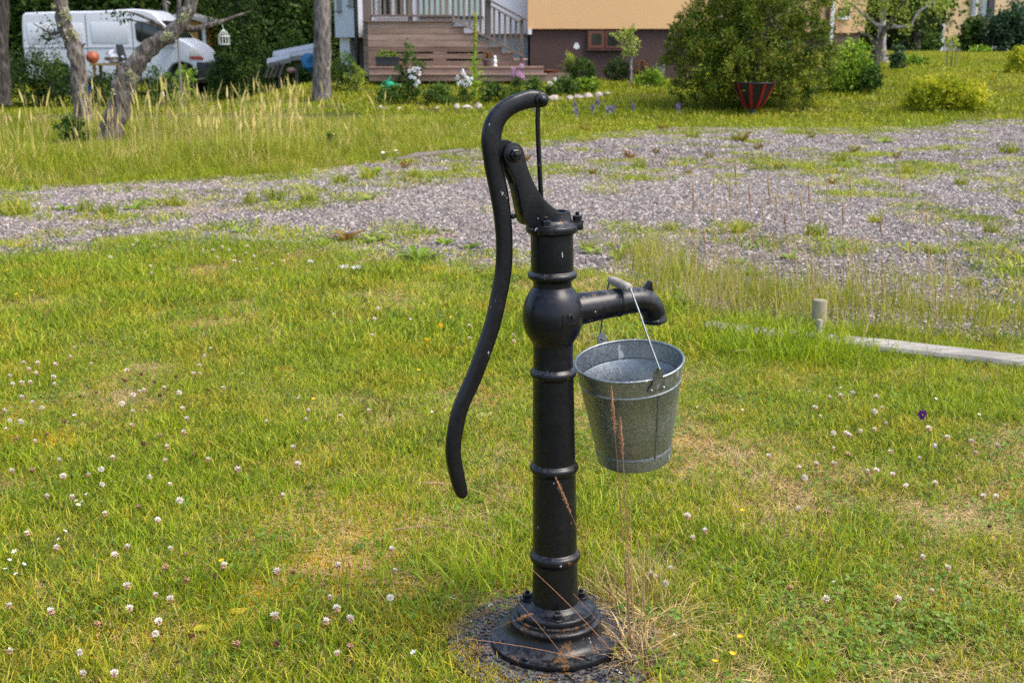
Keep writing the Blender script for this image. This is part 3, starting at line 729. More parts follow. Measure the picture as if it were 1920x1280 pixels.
# spout
sp = [(1078, 581, 31), (1092, 578, 30.5), (1120, 573, 28.5), (1150, 568, 27), (1156, 567, 26.7), (1158, 567, 26.2), (1180, 563.5, 25.2), (1196, 562, 25), (1207, 564, 25), (1216, 570, 24.5), (1223, 579, 23.5), (1226, 588, 22.5), (1227, 595, 22), (1227.2, 598, 24.5), (1227.4, 602, 24.5), (1227.5, 604, 22)]
P = [inplane(x, y) for x, y, _ in sp]
spm = MB().tube(P, [mpx(r, p.z) for (_, _, r), p in zip(sp, P)], 36)
spo = spm.obj('spout', IRON_WORN, pump, True, angle=40)
g0 = inplane(1157.5, 567)
MB().tube([inplane(1154.5, 567.4), inplane(1156, 567.2), inplane(1159, 566.8), inplane(1160.5, 566.5)], [mpx(26.2, g0.z), mpx(28, g0.z), mpx(28, g0.z), mpx(26, g0.z)], 36).obj('spout_joint', IRON, spo, True, angle=50)
mc = P[-1]
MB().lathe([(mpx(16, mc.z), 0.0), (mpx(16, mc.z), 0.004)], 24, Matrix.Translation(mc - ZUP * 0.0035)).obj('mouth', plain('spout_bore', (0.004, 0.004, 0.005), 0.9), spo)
hn = [(1203, 544), (1209, 537), (1214, 530), (1218, 525), (1221, 531), (1222, 540), (1221, 550), (1212, 553)]
MB().prism(outline(smooth_outline(hn, 2)), NRM, -0.009, 0.009).obj('spout_horn', IRON, spo, True, bevel=0.003, angle=30)

# ================================================================ well cover under the pump
cov = empty('well_cover', (PUMP_X, D0, 0)); tag(cov, 'round studded black iron well cover under the pump foot', 'well cover')
MB().lathe([(0.298, -0.02), (0.300, 0.018), (0.296, 0.0235), (0.05, 0.0245)], 72).obj('disc', iron_mat('cover_iron', 0.9, 4.5), cov, True, angle=40)
st = MB()
for ring_i, rr in enumerate((0.192, 0.209, 0.226, 0.243, 0.260, 0.277)):
    n = int(2 * math.pi * rr / 0.0185)
    for k in range(n):
        a = 2 * math.pi * (k + 0.5 * (ring_i % 2)) / n
        st.lathe([(0.0072 * random.uniform(.8, 1.1), 0.0235), (0.0064, 0.0262), (0.0045, 0.0268 + 0.001 * random.random())], 6, Matrix.Translation((rr * math.cos(a), rr * math.sin(a), 0)))
so_ = st.obj('stud_pattern', bpy.data.materials['cover_iron'], cov, True); so_['kind'] = 'stuff'

# ================================================================ the bucket
def zinc_mat(name, dark=1.0):
    m = Mat(name); o = m.obj()
    v = m.n('TexVoronoi', {'feature': 'F1'}, Vector=o, Scale=210.0); cell = m.n('SeparateColor', Color=v.outputs['Color']).outputs[0]
    big = m.noise(o, 9, 4, 0.6); fine = m.noise(o, 420, 3, 0.6)
    c = m.ramp(m.math('ADD', m.math('MULTIPLY', cell, 0.6), m.math('MULTIPLY', fine, 0.4)), [(0.2, (0.215 * dark, 0.24 * dark, 0.25 * dark)), (0.8, (0.34 * dark, 0.37 * dark, 0.385 * dark))])
    c = m.mix(m.math('MULTIPLY', m.step(big, 0.5, 0.75), 0.35), c, (0.30, 0.31, 0.31))
    sc_ = m.step(m.math('MULTIPLY', m.noise(m.mapv(o, (1, 1, 0.35)), 38, 5, 0.7), m.math('ADD', big, 0.5)), 0.66, 0.76)
    sp_ = m.step(m.noise(o, 170, 2), 0.68, 0.74)
    mark = m.math('MAXIMUM', m.math('MULTIPLY', sc_, 0.7), m.math('MULTIPLY', sp_, 0.25))
    c = m.mix(mark, c, (0.66, 0.69, 0.71))
    met = m.math('SUBTRACT', 0.88, m.math('MULTIPLY', mark, 0.6))
    r = m.math('ADD', m.ramp(m.math('ADD', m.math('MULTIPLY', cell, 0.5), m.math('MULTIPLY', big, 0.5)), [(0.2, 0.38), (0.8, 0.52)]), m.math('MULTIPLY', mark, 0.2))
    return m.done(m.bsdf(c, r, met, 0.5, m.bump(m.math('ADD', fine, m.math('MULTIPLY', big, 2.0)), 0.16, 0.003)))
ZINC = zinc_mat('galvanised_steel'); ZINC_D = zinc_mat('galvanised_fittings', 0.75)
sax = inplane(1161, 566.5); grip_l = sax + ZUP * (mpx(26.5, sax.z) + 0.0125) + U * 0.002
grip_w = PM @ grip_l
E = Vector(NRM); RIM_R = 0.1435; BH = 0.280; BR = 0.0985
C = at(1179.5, 676, grip_w.y - 0.004)
ax = Vector((-0.085, -0.135, 1.0)).normalized(); ex = (E - ax * E.dot(ax)).normalized(); ey = ax.cross(ex)
BM = Matrix((ex, ey, ax)).transposed().to_4x4(); BM.translation = C
bucket = empty('bucket', C); bucket.rotation_euler = BM.to_euler()
tag(bucket, 'galvanised metal bucket hanging by its wire handle from the pump spout', 'bucket')
BMI = BM.inverted()
def br_at(h): return RIM_R + (BR - RIM_R) * h / BH
def bead(h, a=0.0022, w=0.004): return [(br_at(h - w) , -(h - w)), (br_at(h - w * 0.5) + a * 0.7, -(h - w * 0.5)), (br_at(h) + a, -h), (br_at(h + w * 0.5) + a * 0.7, -(h + w * 0.5)), (br_at(h + w), -(h + w))]
outer = [(RIM_R, 0)] + bead(0.052) + [(br_at(0.14), -0.14)] + [(br_at(0.239), -0.239), (br_at(0.2435) - 0.0022, -0.2435), (br_at(0.248), -0.248)] + [(br_at(0.257) + 0.0005, -0.257)]
inner = [(r - 0.0014, z) for r, z in reversed(outer)]
bot = [(br_at(0.257) - 0.002, -0.2575), (0.001, -0.2575)]
bd = MB(); S = 72
pr = [(0.0005, -0.2595), (br_at(0.257) - 0.004, -0.2595)] + list(reversed(outer)) + [(r - 0.0014, z) for r, z in outer] + [(br_at(0.257) - 0.004, -0.2565), (0.0005, -0.2565)]
bd.lathe(pr, S)
body = bd.obj('body', ZINC, bucket, True, angle=40)
rimp = [(RIM_R + 0.0035 * math.cos(a), 0.0035 * math.sin(a)) for a in np.linspace(0, 2 * math.pi, 11)[:-1]]
MB().lathe(rimp, S, closed=True).obj('rolled_rim', ZINC, bucket, True, angle=80)
MB().lathe([(br_at(0.250) + 0.0012, -0.250), (br_at(0.280) + 0.0035, -0.280), (br_at(0.280) + 0.0028, -0.2825), (br_at(0.280) + 0.001, -0.2815), (br_at(0.250) - 0.0005, -0.2515)], S, closed=True).obj('foot_band', ZINC, bucket, True, angle=50)
sm = MB(); sa_ = R(4)
for h0, h1 in ((0.058, 0.249),):
    pts = []
    for h in np.linspace(h0, h1, 8):
        for da in (-0.022, 0.022):
            r = br_at(h) + 0.0016; pts.append((r * math.cos(sa_ + da), r * math.sin(sa_ + da), -h))
    sm.add(pts, [(2 * i, 2 * i + 1, 2 * i + 3, 2 * i + 2) for i in range(7)])
    inn = [(x * 0.985, y * 0.985, z) for x, y, z in pts]
    sm.add(inn + pts, [(2 * i, 2 * i + 2, 16 + 2 * i + 2, 16 + 2 * i) for i in range(7)] + [(2 * i + 1, 2 * i + 3, 16 + 2 * i + 3, 16 + 2 * i + 1) for i in range(7)])
sm.obj('seam', ZINC_D, bucket, True)
holes = []
for sgn in (1, -1):
    pts2 = [(-0.026, -0.036), (0.026, -0.036), (0.027, -0.026), (0.016, -0.012), (0.014, 0.012)] + [(0.014 * math.cos(a), 0.018 + 0.014 * math.sin(a)) for a in np.linspace(0, math.pi, 8)] + [(-0.014, 0.012), (-0.016, -0.012), (-0.027, -0.026)]
    V = []
    for off in (0.004, 0.0058):
        for y_, z_ in pts2:
            rr = (br_at(max(0, -z_)) if z_ < 0 else RIM_R + 0.001) + off
            a = y_ / rr
            V.append((sgn * rr * math.cos(a), rr * math.sin(a), z_))
    n = len(pts2)
    eo = MB().add(V, [tuple(range(n)), tuple(range(2 * n - 1, n - 1, -1))] + [(i, (i + 1) % n, n + (i + 1) % n, n + i) for i in range(n)]).obj('ear', ZINC_D, bucket, True, angle=30)
    for y_ in (-0.018, 0.018):
        rr = br_at(0.028) + 0.0055; a = y_ / rr
        MB().ball((sgn * rr * math.cos(a), rr * math.sin(a), -0.029), 0.0042, 12, 8).obj('rivet', ZINC, eo, True)
    holes.append(BM @ Vector((sgn * (RIM_R + 0.006), 0, 0.017)))
gd = E.copy(); gd = (PM.to_3x3() @ gd).normalized(); gd = (gd + Vector((0, 0, -0.04))).normalized(); GL = 0.056
ends = [grip_w + gd * GL, grip_w - gd * GL]
path = []
h0, h1 = holes
out = (BM.to_3x3() @ Vector((1, 0, 0)))
hookn = [h0 - out * 0.010 + Vector((0, 0, -0.004)), h0 + out * 0.004, h0 + out * 0.007 + Vector((0, 0, 0.012))]
m0 = h0.lerp(ends[0], 0.35) + out * 0.010; m0b = h0.lerp(ends[0], 0.75) + out * 0.006
m1 = h1.lerp(ends[1], 0.35) - out * 0.010; m1b = h1.lerp(ends[1], 0.75) - out * 0.006
hookf = [h1 - out * 0.007 + Vector((0, 0, 0.012)), h1 - out * 0.004, h1 + out * 0.010 + Vector((0, 0, -0.004))]
path = hookn + [m0, m0b, ends[0], grip_w, ends[1], m1b, m1] + hookf
bail = MB().tube([BMI @ p for p in path], 0.0024, 10).obj('bail', ZINC_D, bucket, True)
gw = wood_mat('worn_grip_wood', (0.26, 0.235, 0.20), (0.50, 0.47, 0.42), (1, 1, 1), 40, 0.8)
gp = [ends[0].lerp(ends[1], t) for t in (0.04, 0.06, 0.25, 0.5, 0.75, 0.94, 0.96)]
MB().tube([BMI @ p for p in gp], [0.0085, 0.0105, 0.0118, 0.0124, 0.0118, 0.0105, 0.0085], 18).obj('grip', gw, bail, True, angle=50)

# ================================================================ timber edging and stakes
PALE = wood_mat('silvered_timber', (0.24, 0.22, 0.19), (0.54, 0.51, 0.47), (0.35, 6, 6), 3.0, 0.8)
A = hit(1318, 626); B = hit(1920, 697); dirv = (B - A).normalized(); B2 = B + dirv * 2.4
tm_ = MB(); nn = 36
Lg = (B2 - A).length; sv = dirv.cross(ZUP).normalized()
V = []; F = []; secp = [(-0.08, -0.05), (0.08, -0.05), (0.083, 0.036), (0.072, 0.058), (0.03, 0.072), (-0.04, 0.072), (-0.074, 0.06), (-0.083, 0.034)]
for i in range(nn + 1):
    c = A.lerp(B2, i / nn) - sv * 0.06
    for j, (u, v) in enumerate(secp):
        nz = mnoise.noise(Vector((i * 0.35, j * 1.7, 3)))
        V.append(c + sv * (u + 0.009 * nz) + ZUP * (v * (0.8 + 0.2 * i / nn) + 0.009 * nz + 0.004 * mnoise.noise(Vector((i * 0.12, 0, 9)))))
k8 = len(secp)
for i in range(nn):
    for j in range(k8): F.append((i * k8 + j, i * k8 + (j + 1) % k8, (i + 1) * k8 + (j + 1) % k8, (i + 1) * k8 + j))
F.append(tuple(range(k8))); F.append(tuple(nn * k8 + j for j in range(k8)))
tim = tm_.add(V, F).obj('edging_timber', PALE, None, True, angle=30)
tag(tim, 'long silver grey timber beam edging the gravel drive', 'timber')
def stake(name, px, py_top, py_base_Y, r, label, mat):
    top = at(px, py_top, py_base_Y); b = MB()
    b.lathe([(r * 0.98, -0.12), (r, top.z - 0.006), (r * 0.93, top.z), (0.002, top.z + 0.001)], 20, Matrix.Translation((top.x, py_base_Y, 0)))
    return tag(b.obj(name, mat, None, True, angle=30), label, 'post')
POST = wood_mat('pale_post_wood', (0.25, 0.22, 0.14), (0.50, 0.45, 0.34), (5, 5, 0.6), 6.0, 0.8)
stake('wooden_post', 1538, 562, 6.62, 0.041, 'short round wooden post standing in the grass behind the timber', POST)
stake('thin_stake', 1537.5, 599, 6.34, 0.015, 'thin wooden stake driven in front of the timber below the round post', POST)
# old beam end on the far verge
A = hit(742, 304); B = hit(866, 288)
tag(MB().tube([A + ZUP * 0.02, A.lerp(B, 0.3) + ZUP * 0.04, A.lerp(B, 0.65) + ZUP * 0.035, B + ZUP * 0.03], [0.03, 0.055, 0.05, 0.045], 10, wob=0.3).obj('rotten_log', wood_mat('rotten_wood', (0.10, 0.08, 0.065), (0.24, 0.21, 0.18), (1, 4, 4), 6), None, True), 'dark rotten log lying along the far edge of the drive', 'log')

# ================================================================ foliage builders
def leaf_mesh(name, C, size, seed=0, aspect=0.55, up=0.35, normals=None):
    """many separate leaves, each a folded four-cornered blade"""
    r = np.random.default_rng(seed); n = len(C)
    size = np.broadcast_to(size, (n,)) * (0.6 + 0.8 * r.random(n))
    a = r.normal(size=(n, 3)); a[:, 2] -= up * 0.3; a /= np.linalg.norm(a, axis=1, keepdims=True)
    nn = r.normal(size=(n, 3)) + np.array([0, 0, up * 2]); b = np.cross(nn, a); b /= np.linalg.norm(b, axis=1, keepdims=True) + 1e-9
    f = np.cross(a, b) * (size * 0.12)[:, None]
    L = a * size[:, None]; W = b * (size * aspect / 2)[:, None]
    V = np.stack([C - L * 0.5, C + W + f, C + L * 0.5, C - W + f], 1).reshape(-1, 3)
    i = np.arange(n)[:, None] * 4
    return npmesh(name, V, [i + np.array([0, 1, 2]), i + np.array([0, 2, 3])])
def clumps(n, blobs, seed=0, per=26, spread=0.13, shell=0.75, inner=0.25):
    """points gathered in clumps through the outer part of a set of ellipsoids (cx,cy,cz,rx,ry,rz)"""
    r = np.random.default_rng(seed); blobs = np.asarray(blobs, float)
    wgt = blobs[:, 3] * blobs[:, 4] + blobs[:, 3] * blobs[:, 5]; wgt /= wgt.sum()
    k = max(4, n // per); bi = r.choice(len(blobs), k, p=wgt); B = blobs[bi]
    d = r.normal(size=(k, 3)); d /= np.linalg.norm(d, axis=1, keepdims=True)
    q = shell + (1 - shell) * r.random(k); q = np.where(r.random(k) < inner, r.random(k) ** 0.5 * shell, q) * (0.88 + 0.24 * r.random(k))
    cc = B[:, :3] + d * B[:, 3:] * q[:, None]
    ci = r.integers(0, k, n); sd = spread * (B[ci, 3:].mean(1)) * (0.5 + r.random(k)[ci])
    P = cc[ci] + r.normal(size=(n, 3)) * sd[:, None]
    return P[P[:, 2] > 0.02] if (blobs[:, 2] - blobs[:, 5]).min() < 0.3 else P

F_DARK = foliage('leaf_dark', [(0.012, 0.028, 0.006), (0.03, 0.065, 0.010), (0.06, 0.115, 0.015), (0.12, 0.19, 0.03)])
F_MID = foliage('leaf_mid', [(0.02, 0.05, 0.008), (0.05, 0.11, 0.014), (0.10, 0.18, 0.022), (0.19, 0.27, 0.045)])
F_BRIGHT = foliage('leaf_bright', [(0.07, 0.15, 0.010), (0.15, 0.27, 0.016), (0.26, 0.40, 0.028), (0.40, 0.50, 0.06)])
F_BLUE = foliage('leaf_bluegreen', [(0.012, 0.035, 0.018), (0.03, 0.07, 0.03), (0.06, 0.12, 0.05), (0.11, 0.18, 0.08)])
F_JUNIPER = foliage('leaf_juniper', [(0.018, 0.036, 0.004), (0.055, 0.10, 0.006), (0.115, 0.175, 0.010), (0.22, 0.26, 0.018), (0.24, 0.16, 0.05)], 0.25, 2.2)
F_YELLOW = foliage('leaf_yellow', [(0.14, 0.19, 0.01), (0.30, 0.36, 0.014), (0.50, 0.50, 0.02), (0.66, 0.60, 0.05)])
F_RUST = foliage('leaf_rust', [(0.10, 0.05, 0.02), (0.22, 0.11, 0.04), (0.30, 0.20, 0.06)])
F_LIME = foliage('leaf_lime', [(0.14, 0.21, 0.02), (0.28, 0.37, 0.04), (0.42, 0.49, 0.08), (0.55, 0.58, 0.2)])
def bark_mat(name, c0, c1, lich=0.0, scale=9):
    m = Mat(name); o = m.obj(); v = m.mapv(o, (1, 1, 0.3))
    a = m.noise(v, scale, 6, 0.7, 0.6); b = m.voro(v, scale * 2.2)
    col = m.ramp(m.math('ADD', m.math('MULTIPLY', a, 0.7), m.math('MULTIPLY', b, 0.4)), [(0.3, tuple(x * 0.5 for x in c0)), (0.5, c0), (0.75, c1)])
    if lich:
        l = m.step(m.noise(o, 5.0, 5, 0.65), 0.62 - 0.1 * lich, 0.70 - 0.1 * lich)
        col = m.mix(m.math('MULTIPLY', l, 0.7), col, m.ramp(m.noise(o, 40, 3), [(0.35, (0.22, 0.23, 0.15)), (0.65, (0.42, 0.42, 0.30))]))
    return m.done(m.bsdf(col, 0.9, 0, 0.2, m.bump(m.math('ADD', a, b), 0.9, 0.03)))
BARK = bark_mat('orchard_bark', (0.10, 0.082, 0.070), (0.24, 0.205, 0.18), 0.5)
BARK_PINE = bark_mat('pine_bark', (0.105, 0.09, 0.082), (0.23, 0.20, 0.185), 0.15, 7)
BARK_DARK = bark_mat('dark_bark', (0.06, 0.05, 0.042), (0.13, 0.11, 0.095), 0.0)  # darker brown bark for background trunks and shrub stems
BARK_GREY = bark_mat('grey_bark', (0.25, 0.22, 0.21), (0.42, 0.38, 0.36), 0.1)

def XX(px, Y, py=80): return at(px, py, Y).x
def ZZ(py, Y): return at(960, py, Y).z

# ---------------------------------------------------------------- house with the porch
PLW = lambda name, c, **k: plain(name, c, **k)
house = empty('house', (0, 32.3, 0.5)); tag(house, 'orange and white rendered house with brown plinth and wooden porch', 'house')
def place(o):                       # parts are drawn in world space, the Empty stands at the house's foot
    o.matrix_parent_inverse = Matrix.Translation((0, -32.3, -0.5)); return o
def hpart(mb, name, mat, parent=house, **kw):
    o = mb.obj(name, mat, parent, **kw)
    if parent is house: place(o)
    return o
WHITE = plain('white_render', (0.70, 0.70, 0.72), 0.8, var=0.06, scale=3); ORANGE = plain('orange_render', (0.78, 0.47, 0.22), 0.85, var=0.06, scale=2.5, bump=0.4)
PLINTH = plain('brown_plinth', (0.085, 0.048, 0.042), 0.9, var=0.3, scale=4, bump=0.6); TRIM = plain('white_trim', (0.78, 0.78, 0.78), 0.55, var=0.04)
FRAMEB = plain('brown_window_paint', (0.16, 0.055, 0.028), 0.5, var=0.15); PANE = plain('dark_pane', (0.015, 0.017, 0.018), 0.08, spec=0.8, var=0.3, bump=0.0)
BLACKM = plain('black_metal', (0.012, 0.012, 0.014), 0.45); GLASSG = plain('pale_green_blind', (0.42, 0.52, 0.47), 0.35, var=0.08)
DECKW = wood_mat('porch_boards', (0.21, 0.135, 0.10), (0.42, 0.30, 0.235), (0.5, 5, 5), 2.2, 0.75)
RAILW = wood_mat('porch_rail_wood', (0.15, 0.115, 0.095), (0.28, 0.22, 0.185), (4, 4, 0.6), 3.0, 0.75)
YP, YW, YO = 30.5, 32.4, 32.0
def fb(px0, px1, py0, py1, Y, dep): return MB().box((XX(px0, Y), Y, ZZ(py1, Y)), (XX(px1, Y), Y + dep, ZZ(py0, Y)))
TOPZ = 6.2
def wallbox(px0, px1, py1, Y, dep, top=TOPZ): return MB().box((XX(px0, Y), Y, ZZ(py1, Y)), (XX(px1, Y), Y + dep, top))
hpart(wallbox(668, 992, 64, YW, 6.0), 'wall', WHITE)
hpart(wallbox(989.5, 1330, 54.5, YO, 6.3), 'wall', ORANGE)
hpart(MB().box((XX(994, 32.12), 32.12, 0.2), (XX(1328, 32.12), 38, ZZ(54.6, 32.0))), 'plinth', PLINTH)
hpart(MB().box((XX(880, 32.6), 32.6, 0.2), (XX(990, 32.6), 38, ZZ(64.2, 32.4))), 'plinth', plain('grey_plinth', (0.42, 0.46, 0.46), 0.8))
hpart(fb(990, 997, 55, 65, 31.9, 0.1), 'corner_trim', TRIM)
# chamfered white bay on the left
xa, ya = XX(629, 33.4), 33.4; xb, yb = XX(667, 32.2), 32.2
d_ = Vector((xb - xa, yb - ya, 0)); n_ = Vector((-d_.y, d_.x, 0)).normalized()
zb = ZZ(70.5, 32.8)
bay = hpart(MB().prism([(xa, ya, 0), (xb, yb, 0), (xb + 0.35, yb + 0.35, 0), (xb + 0.3, yb + 4, 0), (xa, ya + 4, 0)], ZUP, zb, TOPZ), 'bay_wall', WHITE)
hpart(MB().prism([(xa + 0.1, ya + 0.12, 0), (xa + 0.42, ya - 0.28, 0), (xa + 0.9, ya + 0.5, 0), (xa + 0.9, ya + 3, 0), (xa + 0.1, ya + 3, 0)], ZUP, 0.1, zb), 'bay_foot', TRIM)
hpart(MB().prism([(xa + 0.45, ya + 0.1, 0), (xb + 0.3, yb + 0.45, 0), (xb + 0.3, yb + 3, 0), (xa + 0.45, ya + 3, 0)], ZUP, 0.1, zb), 'bay_plinth', PLINTH)
for t0, t1, pyb in ((0.15, 0.38, 20), (0.72, 0.95, 11)):
    p = Vector((xa, ya, 0)) + d_ * t0 - n_ * 0.02; q = Vector((xa, ya, 0)) + d_ * t1 - n_ * 0.02; z0 = ZZ(pyb, 32.8)
    wdw = MB().prism([p, q, q + n_ * 0.06, p + n_ * 0.06], ZUP, z0, z0 + 1.1).obj('window', plain('grey_shutter', (0.34, 0.33, 0.29), 0.7), bay)
    MB().prism([p - n_ * 0.05 - d_ * 0.02, q - n_ * 0.05 + d_ * 0.02, q + d_ * 0.02, p - d_ * 0.02], ZUP, z0 - 0.04, z0 - 0.003).obj('sill', plain('grey_sill', (0.2, 0.2, 0.19), 0.6), bay)
xd, yd = XX(669, 31.9), 31.9
hpart(MB().tube([(xd, yd, 0.35), (xd, yd, TOPZ)], 0.055, 12), 'downpipe', BLACKM, smooth=True)
# plinth window
wf = hpart(fb(1101, 1168, 57.5, 93, 32.05, 0.05), 'window', FRAMEB)
for a, b, c, d in ((1103, 1131, 59, 90), (1136, 1167, 59, 90)):
    s_ = fb(a, b, c, d, 32.02, 0.025).obj('sash', FRAMEB, wf); s_.matrix_parent_inverse = Matrix.Identity(4)
for a, b, c, d in ((1110, 1128, 63, 84), (1139, 1164, 60.5, 86)): fb(a, b, c, d, 32.012, 0.006).obj('pane', PANE, wf)
fb(1100, 1169, 93.2, 95, 31.98, 0.14).obj('sill', PLINTH, wf)
# spot of bare plaster
ch_ = MB(); pts = [at(1081 + 5.5 * math.cos(a) * (1 + 0.25 * math.sin(3 * a)), 86.5 + 6.5 * math.sin(a), 32.115) for a in np.linspace(0, 6.28, 11)[:-1]]
hpart(ch_.prism(pts, (0, 1, 0), -0.004, 0.01), 'plaster_chip', TRIM)
# windows behind the porch rail
w1 = hpart(fb(706, 768, -80, 34, YW - 0.06, 0.05), 'window', TRIM); fb(710, 765, -78, 31, YW - 0.075, 0.02).obj('pane', PANE, w1)
for a, b in ((709, 716), (733, 744), (758, 764)): fb(a, b, -78, 31, YW - 0.085, 0.008).obj('curtain', plain('net_curtain', (0.5, 0.5, 0.48), 0.9), w1)
w2 = hpart(fb(784, 908, -80, 33, YW - 0.06, 0.05), 'window', TRIM)
for k in range(4):
    a = 788 + k * 30; fb(a, a + 27, -78, 30, YW - 0.075, 0.02).obj('pane', GLASSG, w2)
fb(786, 906, 31, 34, YW - 0.12, 0.1).obj('sill', BLACKM, w2)
# roof: eaves out of the picture
rf_ = MB(); x0, x1 = XX(560, 32.4), XX(1360, 32.4)
rf_.prism([(x0, 31.2, TOPZ), (x0, 39, TOPZ), (x0, 35.1, TOPZ + 2.4)], (1, 0, 0), 0, x1 - x0)
hpart(rf_, 'roof', plain('roof_tiles', (0.16, 0.06, 0.04), 0.8))
# the porch
porch = empty('porch', (0, 0, 0), parent=house); porch.matrix_parent_inverse = Matrix.Translation((0, -32.3, -0.5))
def pp(mb, name, mat): return mb.obj(name, mat, porch, bevel=0.004, bseg=1)
rows = [(41.6, 52.2, 846), (52.8, 64.4, 870), (65.0, 76.4, 895), (77.0, 88.6, 917), (89.2, 97.8, 941), (101.2, 110.8, 963), (114.8, 126, 986)]
for i, (a, b, e) in enumerate(rows): pp(fb(690, e, a, b, YP + 0.004 * ((i * 7) % 3), 0.03), 'plank', DECKW)
for a, b, c, d in ((690, 724, 97.9, 101.1), (812, 837, 97.9, 101.1), (690, 724, 110.9, 114.7), (812, 837, 110.9, 114.7), (913, 941, 97.9, 101.1), (938, 963, 110.9, 114.7)): pp(fb(a, b, c, d, YP + 0.006, 0.028), 'plank', DECKW)
pp(MB().box((XX(690, YP) + 0.03, YP + 0.5, 0.3), (XX(905, YP), YW - 0.05, ZZ(98, YP))), 'crawl_space_shade', BLACKM)  # solid black block added as the shade seen through the plank gaps
x45 = XX(690, YP); l45 = 0.55
for i in range(9):
    a = 41.6 + i * 11.4; z0, z1 = ZZ(a + 10.9, YP), ZZ(a, YP); ins = 0.003 * (i % 3)
    pp(MB().prism([(x45 - 0.002, YP + 0.012 + ins, 0), (x45 - l45 * 0.33, YP + l45 + ins, 0), (x45 - l45 * 0.33 + 0.03, YP + l45 + 0.03, 0), (x45 + 0.028, YP + 0.035 + ins, 0)], ZUP, z0, z1), 'plank', DECKW)
dz = ZZ(41.6, YP)
for k in range(13):
    y0 = YP - 0.05 + k * 0.147
    pp(MB().box((x45 - 0.03 - 0.33 * max(0, y0 - YP) if y0 < YP + .5 else x45 - 0.2, y0, dz), (XX(846, YP) + 0.03, y0 + 0.14, dz + 0.028)), 'deck_board', DECKW)
for px0, px1, py in ((846, 870, 52.2), (870, 895, 64.4), (895, 917, 76.4), (917, 941, 88.6), (941, 963, 101), (963, 986, 113.6)):
    z = ZZ(py, YP)
    for k in range(2): pp(MB().box((XX(px0, YP) + 0.0, YP - 0.03 + k * 0.62, z), (XX(px1, YP) + 0.04, YP + 0.57 + k * 0.62, z + 0.03)), 'tread', DECKW)
for i, (a, b, e) in enumerate(rows[1:]):
    s0 = rows[i][2]; z0 = ZZ(b, YP)
    if i > 0: pp(MB().box((XX(s0, YP) - 0.02, YP + 0.04, ZZ(rows[i][1], YP) - 0.17), (XX(s0, YP), YP + 1.2, ZZ(rows[i][1], YP) - 0.004)), 'riser', DECKW)
# low platform in front, two steps
for py0, py1, pr, Yf in ((125.5, 128.4, 1020, 29.9), (139, 141.6, 1026, 29.55)):
    z0, z1 = ZZ(py1, Yf), ZZ(py0, Yf)
    for k in range(3): pp(MB().box((XX(690, Yf) , Yf + k * 0.2, z0), (XX(pr, Yf), Yf + k * 0.2 + 0.192, z1)), 'deck_board', DECKW)
pp(fb(690, 1019, 128.8, 138.8, 29.93, 0.03), 'plank', DECKW); pp(fb(690, 1024, 141.9, 152.5, 29.58, 0.03), 'plank', DECKW)
# rail
def post(px, py1, wpx, nm='post', Y=YP - 0.04, top=2.75): pp(MB().box((XX(px - wpx / 2, Y), Y, ZZ(py1, Y)), (XX(px + wpx / 2, Y), Y + wpx * 0.0135, top)), nm, RAILW)
post(689, 40.5, 15); post(770, 40.5, 9); post(838, 40.5, 6.5); post(916, 74, 9.5); post(978, 113, 6.5, top=ZZ(37, YP))
for px in np.arange(702, 846, 10.4):
    if min(abs(px - 770), abs(px - 838)) > 5: post(px, 30, 4.2, 'baluster', YP - 0.02)
def strl(px): return np.interp(px, [848, 898, 978], [33, 62, 104])
for px in np.arange(850, 912, 10.2): post(px, strl(px), 4.2, 'baluster', YP - 0.02)
for px in (926.5, 936.5, 947, 957.5, 967.5): post(px, strl(px) + 1, 4.0, 'baluster', YP - 0.02, top=ZZ(np.interp(px, [922, 975], [13, 43]), YP))
def rail(p, q, wd, dp, nm='rail'): pp(MB().bar(at(*p, YP - 0.06), at(*q, YP - 0.06), dp, wd), nm, RAILW)
rail((697, 30), (848, 30), 0.055, 0.05); rail((848, 34), (906, 66.5), 0.055, 0.04); rail((906, 66.5), (980, 106), 0.05, 0.04)
rail((914, -1), (988, 38.5), 0.045, 0.09); rail((921, 12.5), (976, 43), 0.045, 0.04)
pp(MB().box((XX(690, YP), YP - 0.08, 2.72), (XX(916, YP), YP + 0.04, 2.78)), 'rail', RAILW)

# ---------------------------------------------------------------- neighbour houses on the right
h2 = empty('house', (16, 55, 1.1)); tag(h2, 'orange brick neighbour house half hidden behind the apple tree', 'house')
NO = plain('pale_orange_brick', (0.78, 0.46, 0.26), 0.85, var=0.15, scale=5)
def nb(px0, px1, py0, py1, Y, dep, nm, mat, root):
    o = fb(px0, px1, py0, py1, Y, dep).obj(nm, mat, root); o.matrix_parent_inverse = Matrix.Translation(-Vector(root.location)); return o
nb(1490, 1620, -190, 62, 52, 6, 'wall', NO, h2); nb(1500, 1612, 62.2, 105, 52.2, 6, 'base_wall', plain('brown_brick', (0.20, 0.13, 0.11), 0.9, var=0.3), h2)
nb(1546, 1553, -190, 62, 51.9, 0.08, 'dark_corner', plain('dark_board', (0.09, 0.055, 0.045), 0.8), h2)
nb(1555.5, 1561.5, -190, 100, 51.75, 0.12, 'downpipe', TRIM, h2)
nb(1569, 1590, 14, 34, 51.9, 0.12, 'window', PANE, h2); nb(1568, 1591, 31, 37, 51.8, 0.1, 'sill', TRIM, h2)
nb(1486, 1624, -205, -188, 51.5, 7, 'roof', plain('dark_roof', (0.12, 0.06, 0.05), 0.8), h2)
h3 = empty('house', (22, 58, 1.1)); tag(h3, 'yellow brick house with white corner boards behind dark shrubs', 'house')
NY = plain('yellow_brick', (0.78, 0.55, 0.30), 0.85, var=0.14, scale=6)
